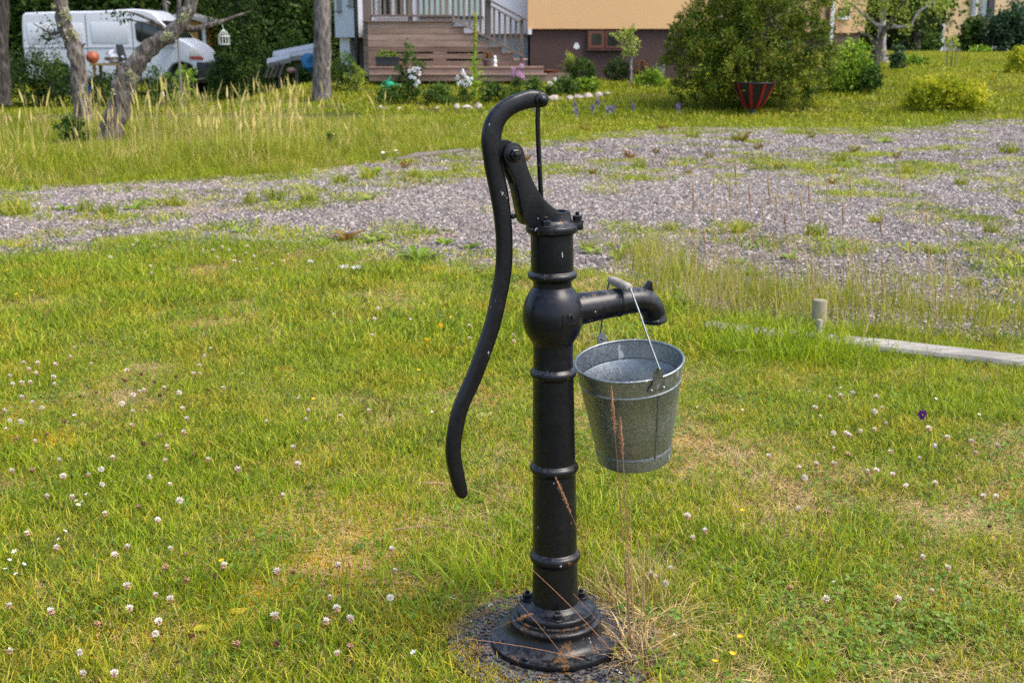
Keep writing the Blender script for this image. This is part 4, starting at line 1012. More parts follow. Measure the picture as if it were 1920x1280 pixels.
nb(1770, 2150, -150, 75, 57, 8, 'wall', NY, h3); nb(1771, 2150, 75.2, 110, 57.1, 8, 'base_wall', plain('pale_base', (0.45, 0.43, 0.41), 0.9), h3)
nb(1764, 1769.5, 45, 106, 56.9, 0.3, 'corner_board', TRIM, h3)
for a, b in ((1816, 1827), (1833, 1844)):
    wv = nb(a, b, -60, 30, 56.9, 0.1, 'window', TRIM, h3); fb(a + 2, b - 2, -58, 26, 56.86, 0.06).obj('pane', plain('sky_pane', (0.30, 0.36, 0.38), 0.15, spec=0.8), wv)
nb(1847, 1859, -150, 40, 56.8, 0.2, 'downpipe', plain('dark_pipe', (0.06, 0.055, 0.06), 0.6), h3)
nb(1758, 2160, -165, -148, 56.4, 9, 'roof', bpy.data.materials['dark_roof'], h3)

# ---------------------------------------------------------------- the white van
van = empty('parked_van', (0, 36, 0)); tag(van, 'white high roof panel van parked behind the leaning tree', 'van')
VW = plain('van_white', (0.58, 0.60, 0.65), 0.3, spec=0.6, var=0.04, bump=0.02); VT = plain('black_trim', (0.02, 0.02, 0.022), 0.6); RUB = plain('tyre_rubber', (0.015, 0.015, 0.016), 0.85)
YV = 35.0
def V2(px, py): return Vector((XX(px, YV), YV, ZZ(py, YV)))
body_pts = [(42, 88), (43, 50), (46, 29), (52, 24), (120, 22), (200, 20.5), (232, 18), (255, 17), (275, 18.5), (288, 23), (298, 32), (308, 45), (322, 60), (333, 72), (345, 77), (357, 84), (368, 94), (376, 106), (381, 118), (383, 142), (380, 150), (367, 150), (364, 132), (354, 121), (337, 116), (321, 121), (311, 132), (308, 150), (132, 150), (129, 132), (119, 121), (104, 117), (90, 121), (80, 132), (77, 150), (44, 150)]
def vpart(mb, nm, mat, parent=van, **kw):
    o = mb.obj(nm, mat, parent, **kw)
    if parent is van: o.matrix_parent_inverse = Matrix.Translation((0, -36, 0))
    return o
body_ = vpart(MB().prism([V2(*p) for p in body_pts], (0, 1, 0), 0, 1.95), 'body', VW, smooth=True, bevel=0.06, angle=50, bseg=3)
def panel(pxs, nm, mat, out=0.012, th=0.03, bev=0.012, parent=van):
    return vpart(MB().prism([V2(*p) for p in pxs], (0, 1, 0), -out, th), nm, mat, parent, smooth=True, bevel=bev, angle=40)
def rnd(x0, x1, y0, y1, r=3): return [(x0 + r, y0), (x1 - r, y0), (x1, y0 + r), (x1, y1 - r), (x1 - r, y1), (x0 + r, y1), (x0, y1 - r), (x0, y0 + r)]
for q in ((52, 98, 44, 84), (104, 158, 44, 84), (172, 243, 42.5, 82)): panel(rnd(*q), 'side_panel', VW)
for x in (163, 249): panel([(x, 27), (x + 1.2, 27), (x + 1.2, 112), (x, 112)], 'door_gap', VT, 0.004, 0.02, 0)
panel([(46, 88.5), (330, 88.5), (330, 90), (46, 90)], 'rub_strip', plain('grey_strip', (0.4, 0.41, 0.43), 0.6), 0.02, 0.02, 0)
panel([(255, 45), (262, 41), (300, 41), (312, 55), (326, 72), (327, 79.5), (262, 79.5), (256, 74)], 'door_window', PANE, 0.012, 0.03, 0.006)
panel([(267, 42), (269, 42), (269, 79), (267, 79)], 'window_bar', VT, 0.02, 0.02, 0)
vpart(MB().prism([V2(302, 38), V2(330, 71), V2(333, 72), V2(306, 39)], (0, 1, 0), 0.12, 1.83), 'windscreen', PANE)
panel([(356, 94), (361, 89), (368, 94), (374, 102), (376, 106), (354, 106)], 'headlight', plain('lamp_glass', (0.62, 0.60, 0.52), 0.15, spec=0.8), 0.03, 0.12, 0.01)
panel([(354, 106.5), (376.5, 106.5), (379, 112), (354, 111)], 'indicator', plain('red_lamp', (0.35, 0.03, 0.02), 0.25), 0.03, 0.1, 0.006)
panel([(366, 117), (386, 117), (388, 146), (366, 147)], 'bumper', VT, 0.03, 1.95, 0.03)
mr = vpart(MB().box((XX(318, YV), YV - 0.28, ZZ(82, YV)), (XX(330, YV), YV - 0.06, ZZ(62, YV))), 'mirror', VT, bevel=0.03, smooth=True)
vpart(MB().box((XX(60, YV), YV + 0.3, 0.42), (XX(376, YV), YV + 1.65, ZZ(112, YV))), 'underbody', VT)
rotx = Matrix.Rotation(math.pi / 2, 4, 'X')
for px in (104, 336):
    for yo in (0.06, 1.65):
        c = Vector((XX(px, YV), YV + yo + 0.16, 0.40))
        wh = vpart(MB().lathe([(0.23, -0.11), (0.36, -0.115), (0.395, -0.08), (0.40, 0), (0.395, 0.08), (0.36, 0.115), (0.23, 0.11)], 32, Matrix.Translation(c) @ rotx), 'wheel', RUB, smooth=True)
        MB().lathe([(0.23, -0.1), (0.235, 0.09), (0.16, 0.105), (0.06, 0.075), (0.03, 0.09)], 24, Matrix.Translation(c) @ rotx).obj('rim', plain('steel_rim', (0.3, 0.3, 0.31), 0.4, 0.6), wh, smooth=True)
# ---------------------------------------------------------------- yellow shed behind the van
shed = empty('garden_shed', (XX(350, 44), 44, 0)); tag(shed, 'small orange boarded shed with pale roof behind the van', 'shed')
YS = 44
def spart(mb, nm, mat):
    o = mb.obj(nm, mat, shed); o.matrix_parent_inverse = Matrix.Translation(-Vector(shed.location)); return o
SY = plain('ochre_boards', (0.58, 0.30, 0.06), 0.7, var=0.15)
zt = ZZ(34, YS)
for k in range(9):
    x0 = XX(345, YS) + k * (XX(383, YS) - XX(345, YS)) / 9
    spart(MB().box((x0, YS + 0.012 * (k % 2), 0), (x0 + (XX(383, YS) - XX(345, YS)) / 9 - 0.012, YS + 0.05, zt)), 'plank', SY)
spart(MB().box((XX(303, YS), YS + 0.07, 0), (XX(385, YS), YS + 2.6, zt)), 'wall', SY)
spart(fb(380.5, 386, 35, 110, YS - 0.03, 0.1), 'corner_board', TRIM); spart(fb(348, 355, 40, 110, YS - 0.03, 0.05), 'door_trim', TRIM); spart(fb(372, 379, 52, 90, YS - 0.03, 0.05), 'window', PANE)
xm = XX(347, YS); zr = ZZ(24, YS); 
for sx, e in ((1, 396), (-1, 300)):
    a = Vector((xm, 0, zr)); b = Vector((XX(e, YS), 0, ZZ(38, YS)))
    spart(MB().prism([a, b, b + Vector((0, 0, -0.12)), a + Vector((0, 0, -0.12))], (0, 1, 0), YS - 0.4, YS + 3), 'roof', plain('pale_roof_felt', (0.50, 0.48, 0.44), 0.8))

# ---------------------------------------------------------------- things stored beside the van
YC = 31.0
def X0(px): return XX(px, YC)
tbl = empty('work_bench', (X0(197), YC, 0)); tag(tbl, 'low wooden bench loaded with odds and ends beside the van', 'bench')
def bpart(root, mb, nm, mat, **k):
    o = mb.obj(nm, mat, root, **k); o.matrix_parent_inverse = Matrix.Translation(-Vector(root.location)); return o
OCH = wood_mat('bench_wood', (0.24, 0.15, 0.055), (0.38, 0.26, 0.11), (1, 4, 4), 4)
zt = ZZ(119, YC)
for k in range(3): bpart(tbl, MB().box((X0(172), YC - 0.3 + k * 0.2, zt - 0.05), (X0(226), YC - 0.11 + k * 0.2, zt)), 'plank', OCH)
for px in (176, 220):
    for yy in (-0.25, 0.22): bpart(tbl, MB().box((X0(px), YC + yy, 0), (X0(px) + 0.06, YC + yy + 0.06, zt - 0.052)), 'leg', OCH)
tag(MB().ball((X0(172) + 0.03, YC - 0.1, zt + 0.148), (0.165, 0.16, 0.150), jit=0.12).obj('orange_float', plain('orange_plastic', (0.33, 0.085, 0.03), 0.5), None, True), 'round orange plastic float lying on the wooden bench', 'float')
tag(MB().ball((X0(213), YC - 0.05, zt + 0.16), (0.24, 0.2, 0.162), 20, 14, 0.5, 4).obj('tarpaulin_bundle', plain('grey_tarpaulin', (0.42, 0.42, 0.46), 0.45, var=0.5, scale=9), None, True), 'crumpled grey tarpaulin bundle on the wooden bench', 'tarpaulin')
brl = empty('blue_barrel', (X0(161), YC - 0.35, 0)); tag(brl, 'blue plastic barrel standing beside the wooden bench', 'barrel')
BLU = plain('blue_plastic', (0.01, 0.12, 0.42), 0.4)
MB().lathe([(0.14, 0), (0.155, 0.03), (0.16, 0.2), (0.168, 0.22), (0.16, 0.24), (0.16, 0.42), (0.168, 0.44), (0.155, 0.5), (0.13, 0.53)], 24).obj('shell', BLU, brl, True); MB().lathe([(0.11, 0.528), (0.11, 0.56), (0.1, 0.565)], 20).obj('lid', VT, brl, True)
chr_ = empty('garden_chair', (X0(243), YC, 0)); tag(chr_, 'dark folding garden chair standing against the van', 'chair')
z1, z2 = ZZ(110, YC), ZZ(88, YC)
bpart(chr_, MB().box((X0(230), YC - 0.25, z1 - 0.05), (X0(260), YC + 0.25, z1)), 'seat', VT); bpart(chr_, MB().bar((X0(229), YC, z1), (X0(223), YC, z2 + 0.05), 0.45, 0.04, (1, 0, 0)), 'backrest', VT)
for px, q in ((231, 1), (258, -1)):
    for yy in (-0.22, 0.22): bpart(chr_, MB().bar((X0(px), YC + yy, z1), (X0(px) + 0.08 * q, YC + yy, 0), 0.03, 0.03), 'leg', VT)
saw = empty('trestle', (X0(293), YC, 0)); tag(saw, 'grey metal trestle with splayed legs in front of the van door', 'trestle')
GM = plain('galvanised_tube', (0.42, 0.42, 0.42), 0.4, 0.7)
bpart(saw, MB().bar((X0(278), YC, 0.72), (X0(300), YC, 0.72), 0.07, 0.07), 'top_bar', GM)
for px in (280, 298):
    for yy in (-0.3, 0.3): bpart(saw, MB().bar((X0(px), YC + yy * 0.2, 0.70), (X0(px) + (px - 289) * 0.014, YC + yy, 0), 0.035, 0.035), 'leg', GM)
pl = empty('metal_post', (XX(334, 28), 28, 0)); tag(pl, 'thin grey metal post standing in front of the van bonnet', 'post')
MB().tube([(0, 0, 0), (0, 0, ZZ(74, 28))], 0.025, 10).obj('tube', plain('post_grey', (0.2, 0.19, 0.18), 0.6), pl, True); MB().lathe([(0.03, 0), (0.03, 0.03), (0.01, 0.04)], 10, Matrix.Translation((0, 0, ZZ(74, 28)))).obj('end_cap', VT, pl, True)

# pile of boards and things left of the pine trunk
YB = 36.0
def X1_(px): return XX(px, YB)
pile = empty('board_pile', (X1_(550), YB, 0)); tag(pile, 'white weathered boards propped over a pile beside the pine trunk', 'boards')
WB = wood_mat('white_boards', (0.52, 0.50, 0.48), (0.75, 0.74, 0.72), (0.5, 5, 5), 3)
for k, (a, b, o_) in enumerate((((513, 105), (600, 88), 0.0), ((520, 110), (604, 97), 0.2), ((502, 119), (545, 108), 0.35))):
    p, q = at(*a, YB - o_), at(*b, YB - o_); bpart(pile, MB().bar(p, q, 0.3, 0.14, (0, -0.5, 1)), 'board', WB)
for px in (520, 552, 585): bpart(pile, MB().box((X1_(px), YB - 0.1, 0), (X1_(px) + 0.08, YB, ZZ(104, YB))), 'prop', RAILW)
for k, px in enumerate((508, 516, 524, 533)): tag(MB().bar(at(px, 117, YB - 0.6), at(px - 10, 146, YB - 0.6), 0.05, 0.05).obj('fence_stake', RAILW, None), 'slanting grey fence stake leaning against the board pile', 'stake', 'stakes leaning on the board pile')
bp = at(578, 117, YB - 0.5)
tag(MB().ball((bp.x, bp.y, bp.z), (0.19, 0.17, 0.25), 18, 12, 0.45, 7).obj('blue_sack', plain('blue_sacking', (0.03, 0.20, 0.40), 0.6, var=0.3), None, True), 'blue plastic sack stuffed under the white boards', 'sack')
bp = at(546, 132, YB - 0.7)
tag(MB().ball((bp.x, bp.y, bp.z), (0.14, 0.12, 0.08), 14, 10, 0.3, 9).obj('pink_bundle', plain('pink_cloth', (0.50, 0.27, 0.21), 0.8), None, True), 'pink cloth bundle lying below the white boards', 'bundle')

# ---------------------------------------------------------------- old trees on the left
def path3(pts, Y, dY=0.0):
    return [at(x, y, Y + dY * i) for i, (x, y, _) in enumerate(pts)], [r * Y / FPX for _, _, r in pts]
def densify(P, Rr, n=4):
    out, rad = [], []
    for i in range(len(P) - 1):
        p0, p1, p2, p3 = P[max(i - 1, 0)], P[i], P[i + 1], P[min(i + 2, len(P) - 1)]
        for k in range(n):
            t = k / n
            out.append(0.5 * ((2 * p1) + (p2 - p0) * t + (2 * p0 - 5 * p1 + 4 * p2 - p3) * t * t + (3 * p1 - p0 - 3 * p2 + p3) * t ** 3)); rad.append(Rr[i] * (1 - t) + Rr[i + 1] * t)
    return out + [P[-1]], rad + [Rr[-1]]
def limb(root, pts, Y, nm, mat=BARK, dY=0.0, wob=0.28, seg=12, inv=True):
    P, Rr = densify(*path3(pts, Y, dY)); o = MB().tube(P, Rr, seg, wob=wob).obj(nm, mat, root, True)
    o.matrix_parent_inverse = Matrix.Translation(-Vector(root.location)); return o
YT = hit(212, 286).y
t1 = empty('leaning_tree', hit(212, 286)); tag(t1, 'leaning old fruit tree with lichen bark and a bird cage on its branch', 'tree')
limb(t1, [(204, 300, 27), (207, 270, 24), (213, 235, 21), (222, 200, 20), (233, 160, 20.5), (249, 128, 19), (268, 103, 16.5), (290, 83, 15), (315, 67, 14.5), (333, 52, 13), (347, 32, 12), (357, 10, 11.5), (365, -20, 11), (372, -70, 10), (392, -160, 8), (420, -260, 5)], YT, 'trunk', dY=0.015)
limb(t1, [(340, 50, 8), (362, 55, 5.5), (390, 48, 4.5), (418, 40, 3.4), (444, 30, 2.2), (470, 22, 1)], YT + 0.2, 'limb')
limb(t1, [(318, 66, 6), (303, 50, 3.8), (280, 37, 2.6), (258, 28, 2.0), (238, 22, 1.3)], YT + 0.1, 'limb')
limb(t1, [(306, 54, 2.6), (278, 45, 2.0), (255, 40, 1.5), (236, 36, 1)], YT + 0.1, 'limb')
limb(t1, [(366, -40, 8), (330, -110, 6), (270, -190, 3.5)], YT + 0.3, 'limb', dY=0.5)
limb(t1, [(378, -110, 7), (440, -170, 5), (500, -210, 3)], YT + 0.3, 'limb', dY=-0.3)
r_ = np.random.default_rng(5)
lp = [at(x + r_.normal() * 6, y + r_.normal() * 6, YT + 0.1) for x, y in [(192, 24), (195, 26), (215, 28), (222, 26), (232, 30), (226, 38), (228, 46), (236, 24), (240, 40), (214, 34), (234, 44)] for _ in range(4)]
cp = clumps(2600, [(at(330, -190, YT).x, YT + .5, 4.0, 2.0, 1.8, 1.1), (at(470, -220, YT).x, YT, 4.3, 1.5, 1.5, 1.0)], 6)
o = link('crown', leaf_mesh('crown', np.concatenate([np.array([tuple(p) for p in lp]), cp]), 0.075, 7), F_DARK, t1); o.matrix_parent_inverse = Matrix.Translation(-Vector(t1.location))
def lichen(root, spots, Y, seed):
    C = np.concatenate([np.array(tuple(at(x, y, Y)))[None] + np.random.default_rng(seed + i).normal(size=(60, 3)) * [s * Y / FPX * .5, 0.02, s * Y / FPX * .5] for i, (x, y, s) in enumerate(spots)])
    o = link('lichen', leaf_mesh('lichen', C, 0.035, seed, 0.8), foliage('lichen_pale', [(0.22, 0.23, 0.11), (0.38, 0.38, 0.20), (0.5, 0.48, 0.30)], 0.1), root); o['kind'] = 'stuff'; o.matrix_parent_inverse = Matrix.Translation(-Vector(root.location))
lichen(t1, [(309, 68, 6), (318, 66, 4), (345, 31, 6), (338, 40, 5), (244, 138, 7), (252, 146, 6), (212, 172, 5), (306, 73, 4)], YT - 0.11, 30)
b2 = hit(158, 262); Y2_ = b2.y + 0.6
t2 = empty('fruit_tree', (b2.x, Y2_, 0)); tag(t2, 'upright old fruit tree trunk thick with pale lichen', 'tree')
limb(t2, [(159, 262, 16), (156, 215, 15.5), (151, 170, 14.5), (146, 130, 14), (142, 100, 14), (133, 76, 14), (122, 52, 13.5), (117, 25, 12.5), (113, 0, 12.5), (109, -40, 11.5), (100, -120, 9), (80, -240, 5)], Y2_, 'trunk')
limb(t2, [(143, 92, 5), (152, 88, 3), (160, 82, 1.5)], Y2_, 'limb')
limb(t2, [(120, 60, 4), (95, 62, 2.0), (75, 52, 1.2), (62, 44, .8)], Y2_, 'limb'); limb(t2, [(106, -60, 8), (160, -150, 5), (220, -200, 3)], Y2_, 'limb', dY=0.4)
cp = clumps(2200, [(at(90, -200, Y2_).x, Y2_, 4.2, 1.9, 1.6, 1.1)], 8); sp_ = clumps(420, [(at(88, 62, Y2_).x, Y2_ + .1, at(88, 64, Y2_).z, 0.26, 0.2, 0.24)], 18, 8, 0.25, 0.3)
o = link('crown', leaf_mesh('crown', np.concatenate([cp, sp_]), np.concatenate([np.full(len(cp), 0.08), np.full(len(sp_), 0.042)]), 9), F_DARK, t2); o.matrix_parent_inverse = Matrix.Translation(-Vector(t2.location))
lichen(t2, [(115, 44, 8), (128, 34, 6), (121, 30, 7), (140, 68, 8), (126, 72, 8), (101, 12, 4), (132, 60, 6), (118, 22, 5)], Y2_ - 0.10, 50)
# bird cage
hk = at(405, 47, YT + 0.15); cc = at(420, 73, YT + 0.15)
cage = empty('bird_cage', cc); tag(cage, 'small white wire bird cage hanging from a branch', 'bird cage')
WM = plain('white_wire', (0.62, 0.62, 0.58), 0.5); rc = 0.082; hc = 0.075
for z in (-hc, 0.03, hc * 0.55): MB().lathe([(rc + 0.004 * math.cos(a), z + 0.004 * math.sin(a)) for a in np.linspace(0, 6.28, 7)[:-1]], 20, closed=True).obj('hoop', WM, cage, True)
MB().lathe([(rc * 0.97, -hc - 0.012), (rc, -hc)], 20).obj('tray', WM, cage)
for k in range(12):
    a = k * math.pi / 6; ca, sa = math.cos(a), math.sin(a)
    MB().tube([(rc * ca, rc * sa, -hc), (rc * ca, rc * sa, hc * 0.55), (rc * .55 * ca, rc * .55 * sa, hc * 1.25), (0.004 * ca, 0.004 * sa, hc * 1.75)], 0.0032, 5).obj('bar', WM, cage, True)
MB().tube([(0, 0, hc * 1.7), (0.0, 0, hc * 1.95), (-0.02, 0, hc * 2.6)], 0.004, 6).obj('hook', WM, cage, True)
# far left trunk, pine trunk
t3 = empty('dark_trunk_tree', at(6, 188, 28)); t3.location.z = 0; tag(t3, 'dark tree trunk beyond the meadow grass beside dark bushes', 'tree')
limb(t3, [(6, 196, 16), (5, 150, 13.5), (3, 90, 12.5), (2, 0, 12), (0, -150, 9), (0, -320, 4)], 28, 'trunk', BARK_DARK, seg=14)
o = link('crown', leaf_mesh('crown', clumps(2600, [(XX(0, 28), 28, 4.6, 2.4, 2.2, 1.8)], 60), 0.13, 61), F_DARK, t3); o.matrix_parent_inverse = Matrix.Translation(-Vector(t3.location))
bpn = hit(603, 190)
t4 = empty('pine_tree', bpn); tag(t4, 'straight grey pine trunk standing left of the house', 'tree')
limb(t4, [(603, 196, 19), (603, 180, 17.4), (604, 140, 16.2), (604, 80, 15.6), (604, 0, 15), (605, -150, 13), (606, -400, 8), (606, -640, 3)], bpn.y, 'trunk', BARK_PINE, seg=18, wob=0.12)
o = link('crown', leaf_mesh('crown', clumps(3000, [(bpn.x, bpn.y, 8.2, 2.2, 2.2, 1.8)], 62), 0.16, 63, 0.2), F_BLUE, t4); o.matrix_parent_inverse = Matrix.Translation(-Vector(t4.location))

# ---------------------------------------------------------------- woods behind
wood_mesh = []
for s in range(4):
    bl = [(0, 0, 1.2, 2.3, 2.0, 1.4), (0.6, 0.2, 3.0, 2.4, 2.1, 1.7), (-0.7, -0.2, 4.6, 2.2, 2.0, 1.7), (0.1, 0, 6.6, 1.7, 1.6, 1.5)]
    bl = [tuple(np.array(b) + np.array([*np.random.default_rng(70 + s).normal(size=3) * 0.3, 0, 0, 0])) for b in bl]
    wood_mesh.append(leaf_mesh('crown', clumps(7000, bl, 80 + s, 30, 0.16, 0.6), 0.21, 90 + s, 0.6))
trunk_me = MB().tube([(0, 0, -0.2), (0.05, 0, 1.5), (0.0, 0.1, 4), (0.1, 0, 7)], [0.24, 0.18, 0.13, 0.05], 10, wob=0.2).mesh('trunk', True)
def wood_tree(px, Y, sc_, k, mt, label, grp='woodland trees behind the garden'):
    x = XX(px, Y); r = empty('woodland_tree', gpos(x, Y), random.random() * 6.28); r.scale = (sc_, sc_, sc_ * (0.9 + 0.3 * random.random()))
    tag(r, label, 'tree', grp)
    c = bpy.data.objects.new('crown', wood_mesh[k % 4]); COL.objects.link(c); c.parent = r
    if not wood_mesh[k % 4].materials: wood_mesh[k % 4].materials.append(F_DARK)
    c.material_slots[0].link = 'OBJECT'; c.material_slots[0].material = mt
    t = bpy.data.objects.new('trunk', trunk_me); COL.objects.link(t); t.parent = r
    if not trunk_me.materials: trunk_me.materials.append(BARK_DARK)
for i, (px, Y, s_, mt, lb) in enumerate([(-110, 43, 1.0, F_DARK, 'dark woodland tree left of the dark trunk'), (30, 46, 1.1, F_MID, 'mid green woodland tree behind the tail of the van'), (150, 45, 1.0, F_DARK, 'dark woodland tree behind the middle of the van roof'),
        (262, 47, 1.1, F_MID, 'mid green woodland tree behind the van cab roof'), (345, 52, 1.2, F_DARK, 'dark woodland tree behind the shed roof'), (420, 47, 1.0, F_MID, 'mid green woodland tree behind the bird cage'), (497, 43, 0.9, F_DARK, 'dark woodland tree above the low end of the white boards'),
        (560, 45, 1.0, F_MID, 'mid green woodland tree above the white boards'), (640, 44, 1.0, F_DARK, 'dark woodland tree between the pine trunk and the white bay wall'), (-40, 56, 1.3, F_MID, 'far mid green woodland tree behind the dark trunk'), (180, 57, 1.3, F_DARK, 'far dark woodland tree behind the van panels'), (470, 56, 1.3, F_MID, 'far mid green woodland tree behind the columnar shrub'), (590, 57, 1.3, F_DARK, 'far dark woodland tree behind the pine trunk'),
        (1672, 58, 1.15, F_DARK, 'dark woodland tree right behind the grey trunk'), (1716, 54, 1.0, F_DARK, 'dark woodland tree behind the long grey apple bough'), (1745, 60, 1.2, F_MID, 'mid green woodland tree beside the white corner board')]): wood_tree(px, Y, s_, i, mt, lb)
r_ = np.random.default_rng(77); n = 26000
fw = np.stack([r_.uniform(-75, 75, n), r_.uniform(66, 74, n), 13 * r_.random(n) ** 1.2], -1)
fw = fw + r_.normal(size=(n, 3)) * 0.3; fw[:, 2] = np.abs(fw[:, 2]) * (0.75 + 0.4 * vnoise(fw[:, 0], fw[:, 1] * 0, 5, 2))
tag(link('far_wood', leaf_mesh('far_wood', fw, 0.95, 78, 0.7), F_DARK), 'dark far wood closing the view behind the houses', 'wood', kind='stuff')
# slim grey trunks in the wood above the van
for px, Y, lean in ((316, 41, -8), (333, 41.5, 3)):
    r = empty('bare_trunk', (XX(px, Y), Y, 0)); tag(r, 'slim grey bare tree trunk standing in the wood above the van roof', 'tree', 'slim trunks behind the van')
    limb(r, [(px, 165, 5), (px + lean * .2, 60, 4.5), (px + lean, 0, 4), (px + lean * 3, -180, 2)], Y, 'trunk', BARK_PINE, wob=0.1); limb(r, [(px + lean * .9, 10, 2), (px + 12, -40, 1)], Y, 'limb', BARK_PINE, wob=0.1)

# ---------------------------------------------------------------- shrubs
def shrub(px, py, wpx, top_py, label, mt, n=1500, leaf=0.07, depth=0.8, name='shrub', blobs=None, aspect=0.55, Y=None, stems=5, seed=0, up=0.35, shell=0.65, bark=BARK_DARK, grp=None, per=22, spread=0.16):
    p = hit(px, py) if Y is None else gpos(XX(px, Y, py), Y)
    r = empty(name, p); tag(r, label, 'shrub', grp)
    wd = wpx * p.y / FPX / 2; h = at(px, top_py, p.y).z - p.z
    if blobs is None: blobs = [(0, 0, h * 0.48, wd * 0.92, wd * depth, h * 0.5), (-wd * 0.42, -wd * .1, h * 0.36, wd * 0.55, wd * 0.5 * depth, h * 0.38), (wd * 0.45, 0, h * 0.38, wd * 0.52, wd * 0.5 * depth, h * 0.4), (wd * 0.1, 0, h * 0.72, wd * 0.5, wd * 0.5, h * 0.28)]
    else: blobs = [(a * wd, b * wd, c * h, d * wd, e * wd, f * h) for a, b, c, d, e, f in blobs]
    link('foliage', leaf_mesh('foliage', clumps(n, blobs, 200 + seed, per, spread, shell), leaf, 300 + seed, aspect, up), mt, r)
    st_ = MB(); q = np.random.default_rng(400 + seed)
    for k in range(stems):
        a = q.random() * 6.28; l = 0.3 + 0.5 * q.random()
        st_.tube([(0.04 * math.cos(a), 0.04 * math.sin(a), -0.05), (wd * 0.3 * l * math.cos(a), wd * .3 * l * math.sin(a), h * 0.35), (wd * 0.8 * l * math.cos(a), wd * .7 * l * math.sin(a), h * 0.72)], [0.012 * max(h, .5), 0.009 * max(h, .5), 0.004], 6)
    st_.obj('stems', bark, r, True)
    return r
# big juniper
shrub(1395, 205, 318, -150, 'big dense olive green juniper bush behind the fire basket', F_JUNIPER, 42000, 0.085, 0.8, 'juniper_bush', [(-0.50, -.1, 0.30, 0.46, 0.45, 0.30), (-0.12, 0, 0.42, 0.62, 0.6, 0.42), (0.35, 0, 0.40, 0.58, 0.6, 0.40), (0.02, 0, 0.72, 0.55, 0.5, 0.28), (0.62, 0, 0.26, 0.36, 0.4, 0.26), (-0.72, -.15, 0.42, 0.26, 0.3, 0.13), (-0.25, -.3, 0.2, 0.5, 0.4, 0.18), (0.75, 0, 0.5, 0.2, 0.3, 0.25)], 0.35, seed=1, stems=9, shell=0.8, per=70, spread=0.085)
shrub(1770, 211, 160, 141, 'low golden yellow shrub on the lawn right of the juniper', F_YELLOW, 7000, 0.085, 0.7, 'golden_shrub', [(-0.55, 0, 0.42, 0.38, 0.45, 0.45), (-0.05, 0, 0.55, 0.45, 0.5, 0.46), (0.5, 0, 0.4, 0.5, 0.45, 0.4)], 0.4, seed=2, shell=0.5)
shrub(1588, 176, 90, 78, 'fresh green leafy shrub beside the apple tree trunk', F_BRIGHT, 3600, 0.085, 0.8, 'leafy_shrub', seed=3, spread=0.2)
shrub(1625, 178, 60, 120, 'dark ivy covered undergrowth at the apple tree foot', F_MID, 1400, 0.07, 0.8, 'leafy_shrub', seed=4)
shrub(1682, 134, 34, 84, 'small grey green bush on the lawn behind the apple tree', F_BLUE, 900, 0.1, 0.8, 'small_bush', seed=5)
shrub(1710, 126, 60, 106, 'low pale green bush beside the small grey green bush', F_BRIGHT, 700, 0.09, 0.8, 'small_bush', seed=6)
shrub(1905, 142, 46, 84, 'rounded olive green bush on the upper lawn', F_YELLOW, 1500, 0.08, 0.8, 'round_bush', seed=7)
shrub(1822, 110, 62, 30, 'dark green bush against the yellow brick house', F_DARK, 2600, 0.15, 0.8, 'dark_bush', Y=47, seed=8)
shrub(1836, 113, 40, 84, 'low fresh green bush in front of the dark bush', F_BRIGHT, 900, 0.1, 0.8, 'small_bush', Y=44, seed=9)
shrub(1890, 110, 110, 8, 'blue green spreading conifer shrub before the yellow brick house', F_BLUE, 4200, 0.16, 0.7, 'conifer_shrub', Y=46, seed=10)
shrub(1960, 108, 120, -40, 'tall blue green conifer shrub at the end of the upper lawn', F_BLUE, 3200, 0.17, 0.7, 'conifer_shrub', Y=48, seed=11)
shrub(1745, 108, 40, 60, 'mid green bush beneath the dark trees beside the white corner board', F_MID, 1200, 0.12, 0.8, 'small_bush', Y=50, seed=12)
shrub(75, 196, 150, 92, 'dense very dark green bush in front of the van tail', F_DARK, 5200, 0.07, 0.9, 'dark_bush', Y=29.5, seed=13)
shrub(-40, 196, 140, 80, 'dense dark bush beside the dark trunk', F_DARK, 3000, 0.08, 0.9, 'dark_bush', Y=30, seed=14)
shrub(300, 176, 60, 120, 'dark green weeds under the van front wheel', F_MID, 1300, 0.07, 0.8, 'weeds', Y=30, seed=15)
shrub(345, 174, 50, 116, 'bright green nettles growing by the van bumper', F_BRIGHT, 1000, 0.07, 0.8, 'weeds', Y=29.5, seed=16)
shrub(422, 176, 60, 92, 'bright green leafy bush below the bird cage', F_MID, 2400, 0.085, 0.9, 'leafy_shrub', Y=33, seed=17)
shrub(465, 182, 62, -90, 'tall narrow dark green tree-like shrub behind the seeding grass', F_DARK, 5200, 0.09, 0.8, 'columnar_shrub', [(0, 0, 0.2, 0.8, 0.7, 0.2), (0.1, 0, 0.45, 0.9, 0.8, 0.25), (-0.1, 0, 0.7, 0.8, 0.7, 0.25), (0, 0, 0.88, 0.5, 0.5, 0.14)], Y=32, seed=18)
shrub(543, 150, 120, 58, 'mid green brambles behind the white boards', F_MID, 3000, 0.12, 0.6, 'brambles', Y=39, seed=19)
shrub(645, 188, 60, 92, 'tall green weeds growing between the pine trunk and porch', F_MID, 1900, 0.075, 0.8, 'weeds', Y=28.6, seed=20, aspect=0.25)
shrub(668, 192, 50, 118, 'yellow green tall weeds at the porch corner', F_LIME, 900, 0.07, 0.8, 'weeds', Y=28.4, seed=21, aspect=0.2)
shrub(140, 292, 70, 214, 'dark green wild growth between the two fruit tree trunks', F_MID, 900, 0.06, 0.8, 'wild_growth', seed=23)
shrub(200, 176, 120, 128, 'dark low bushes under the wooden bench', F_DARK, 2200, 0.07, 0.7, 'weeds', Y=29.7, seed=22)

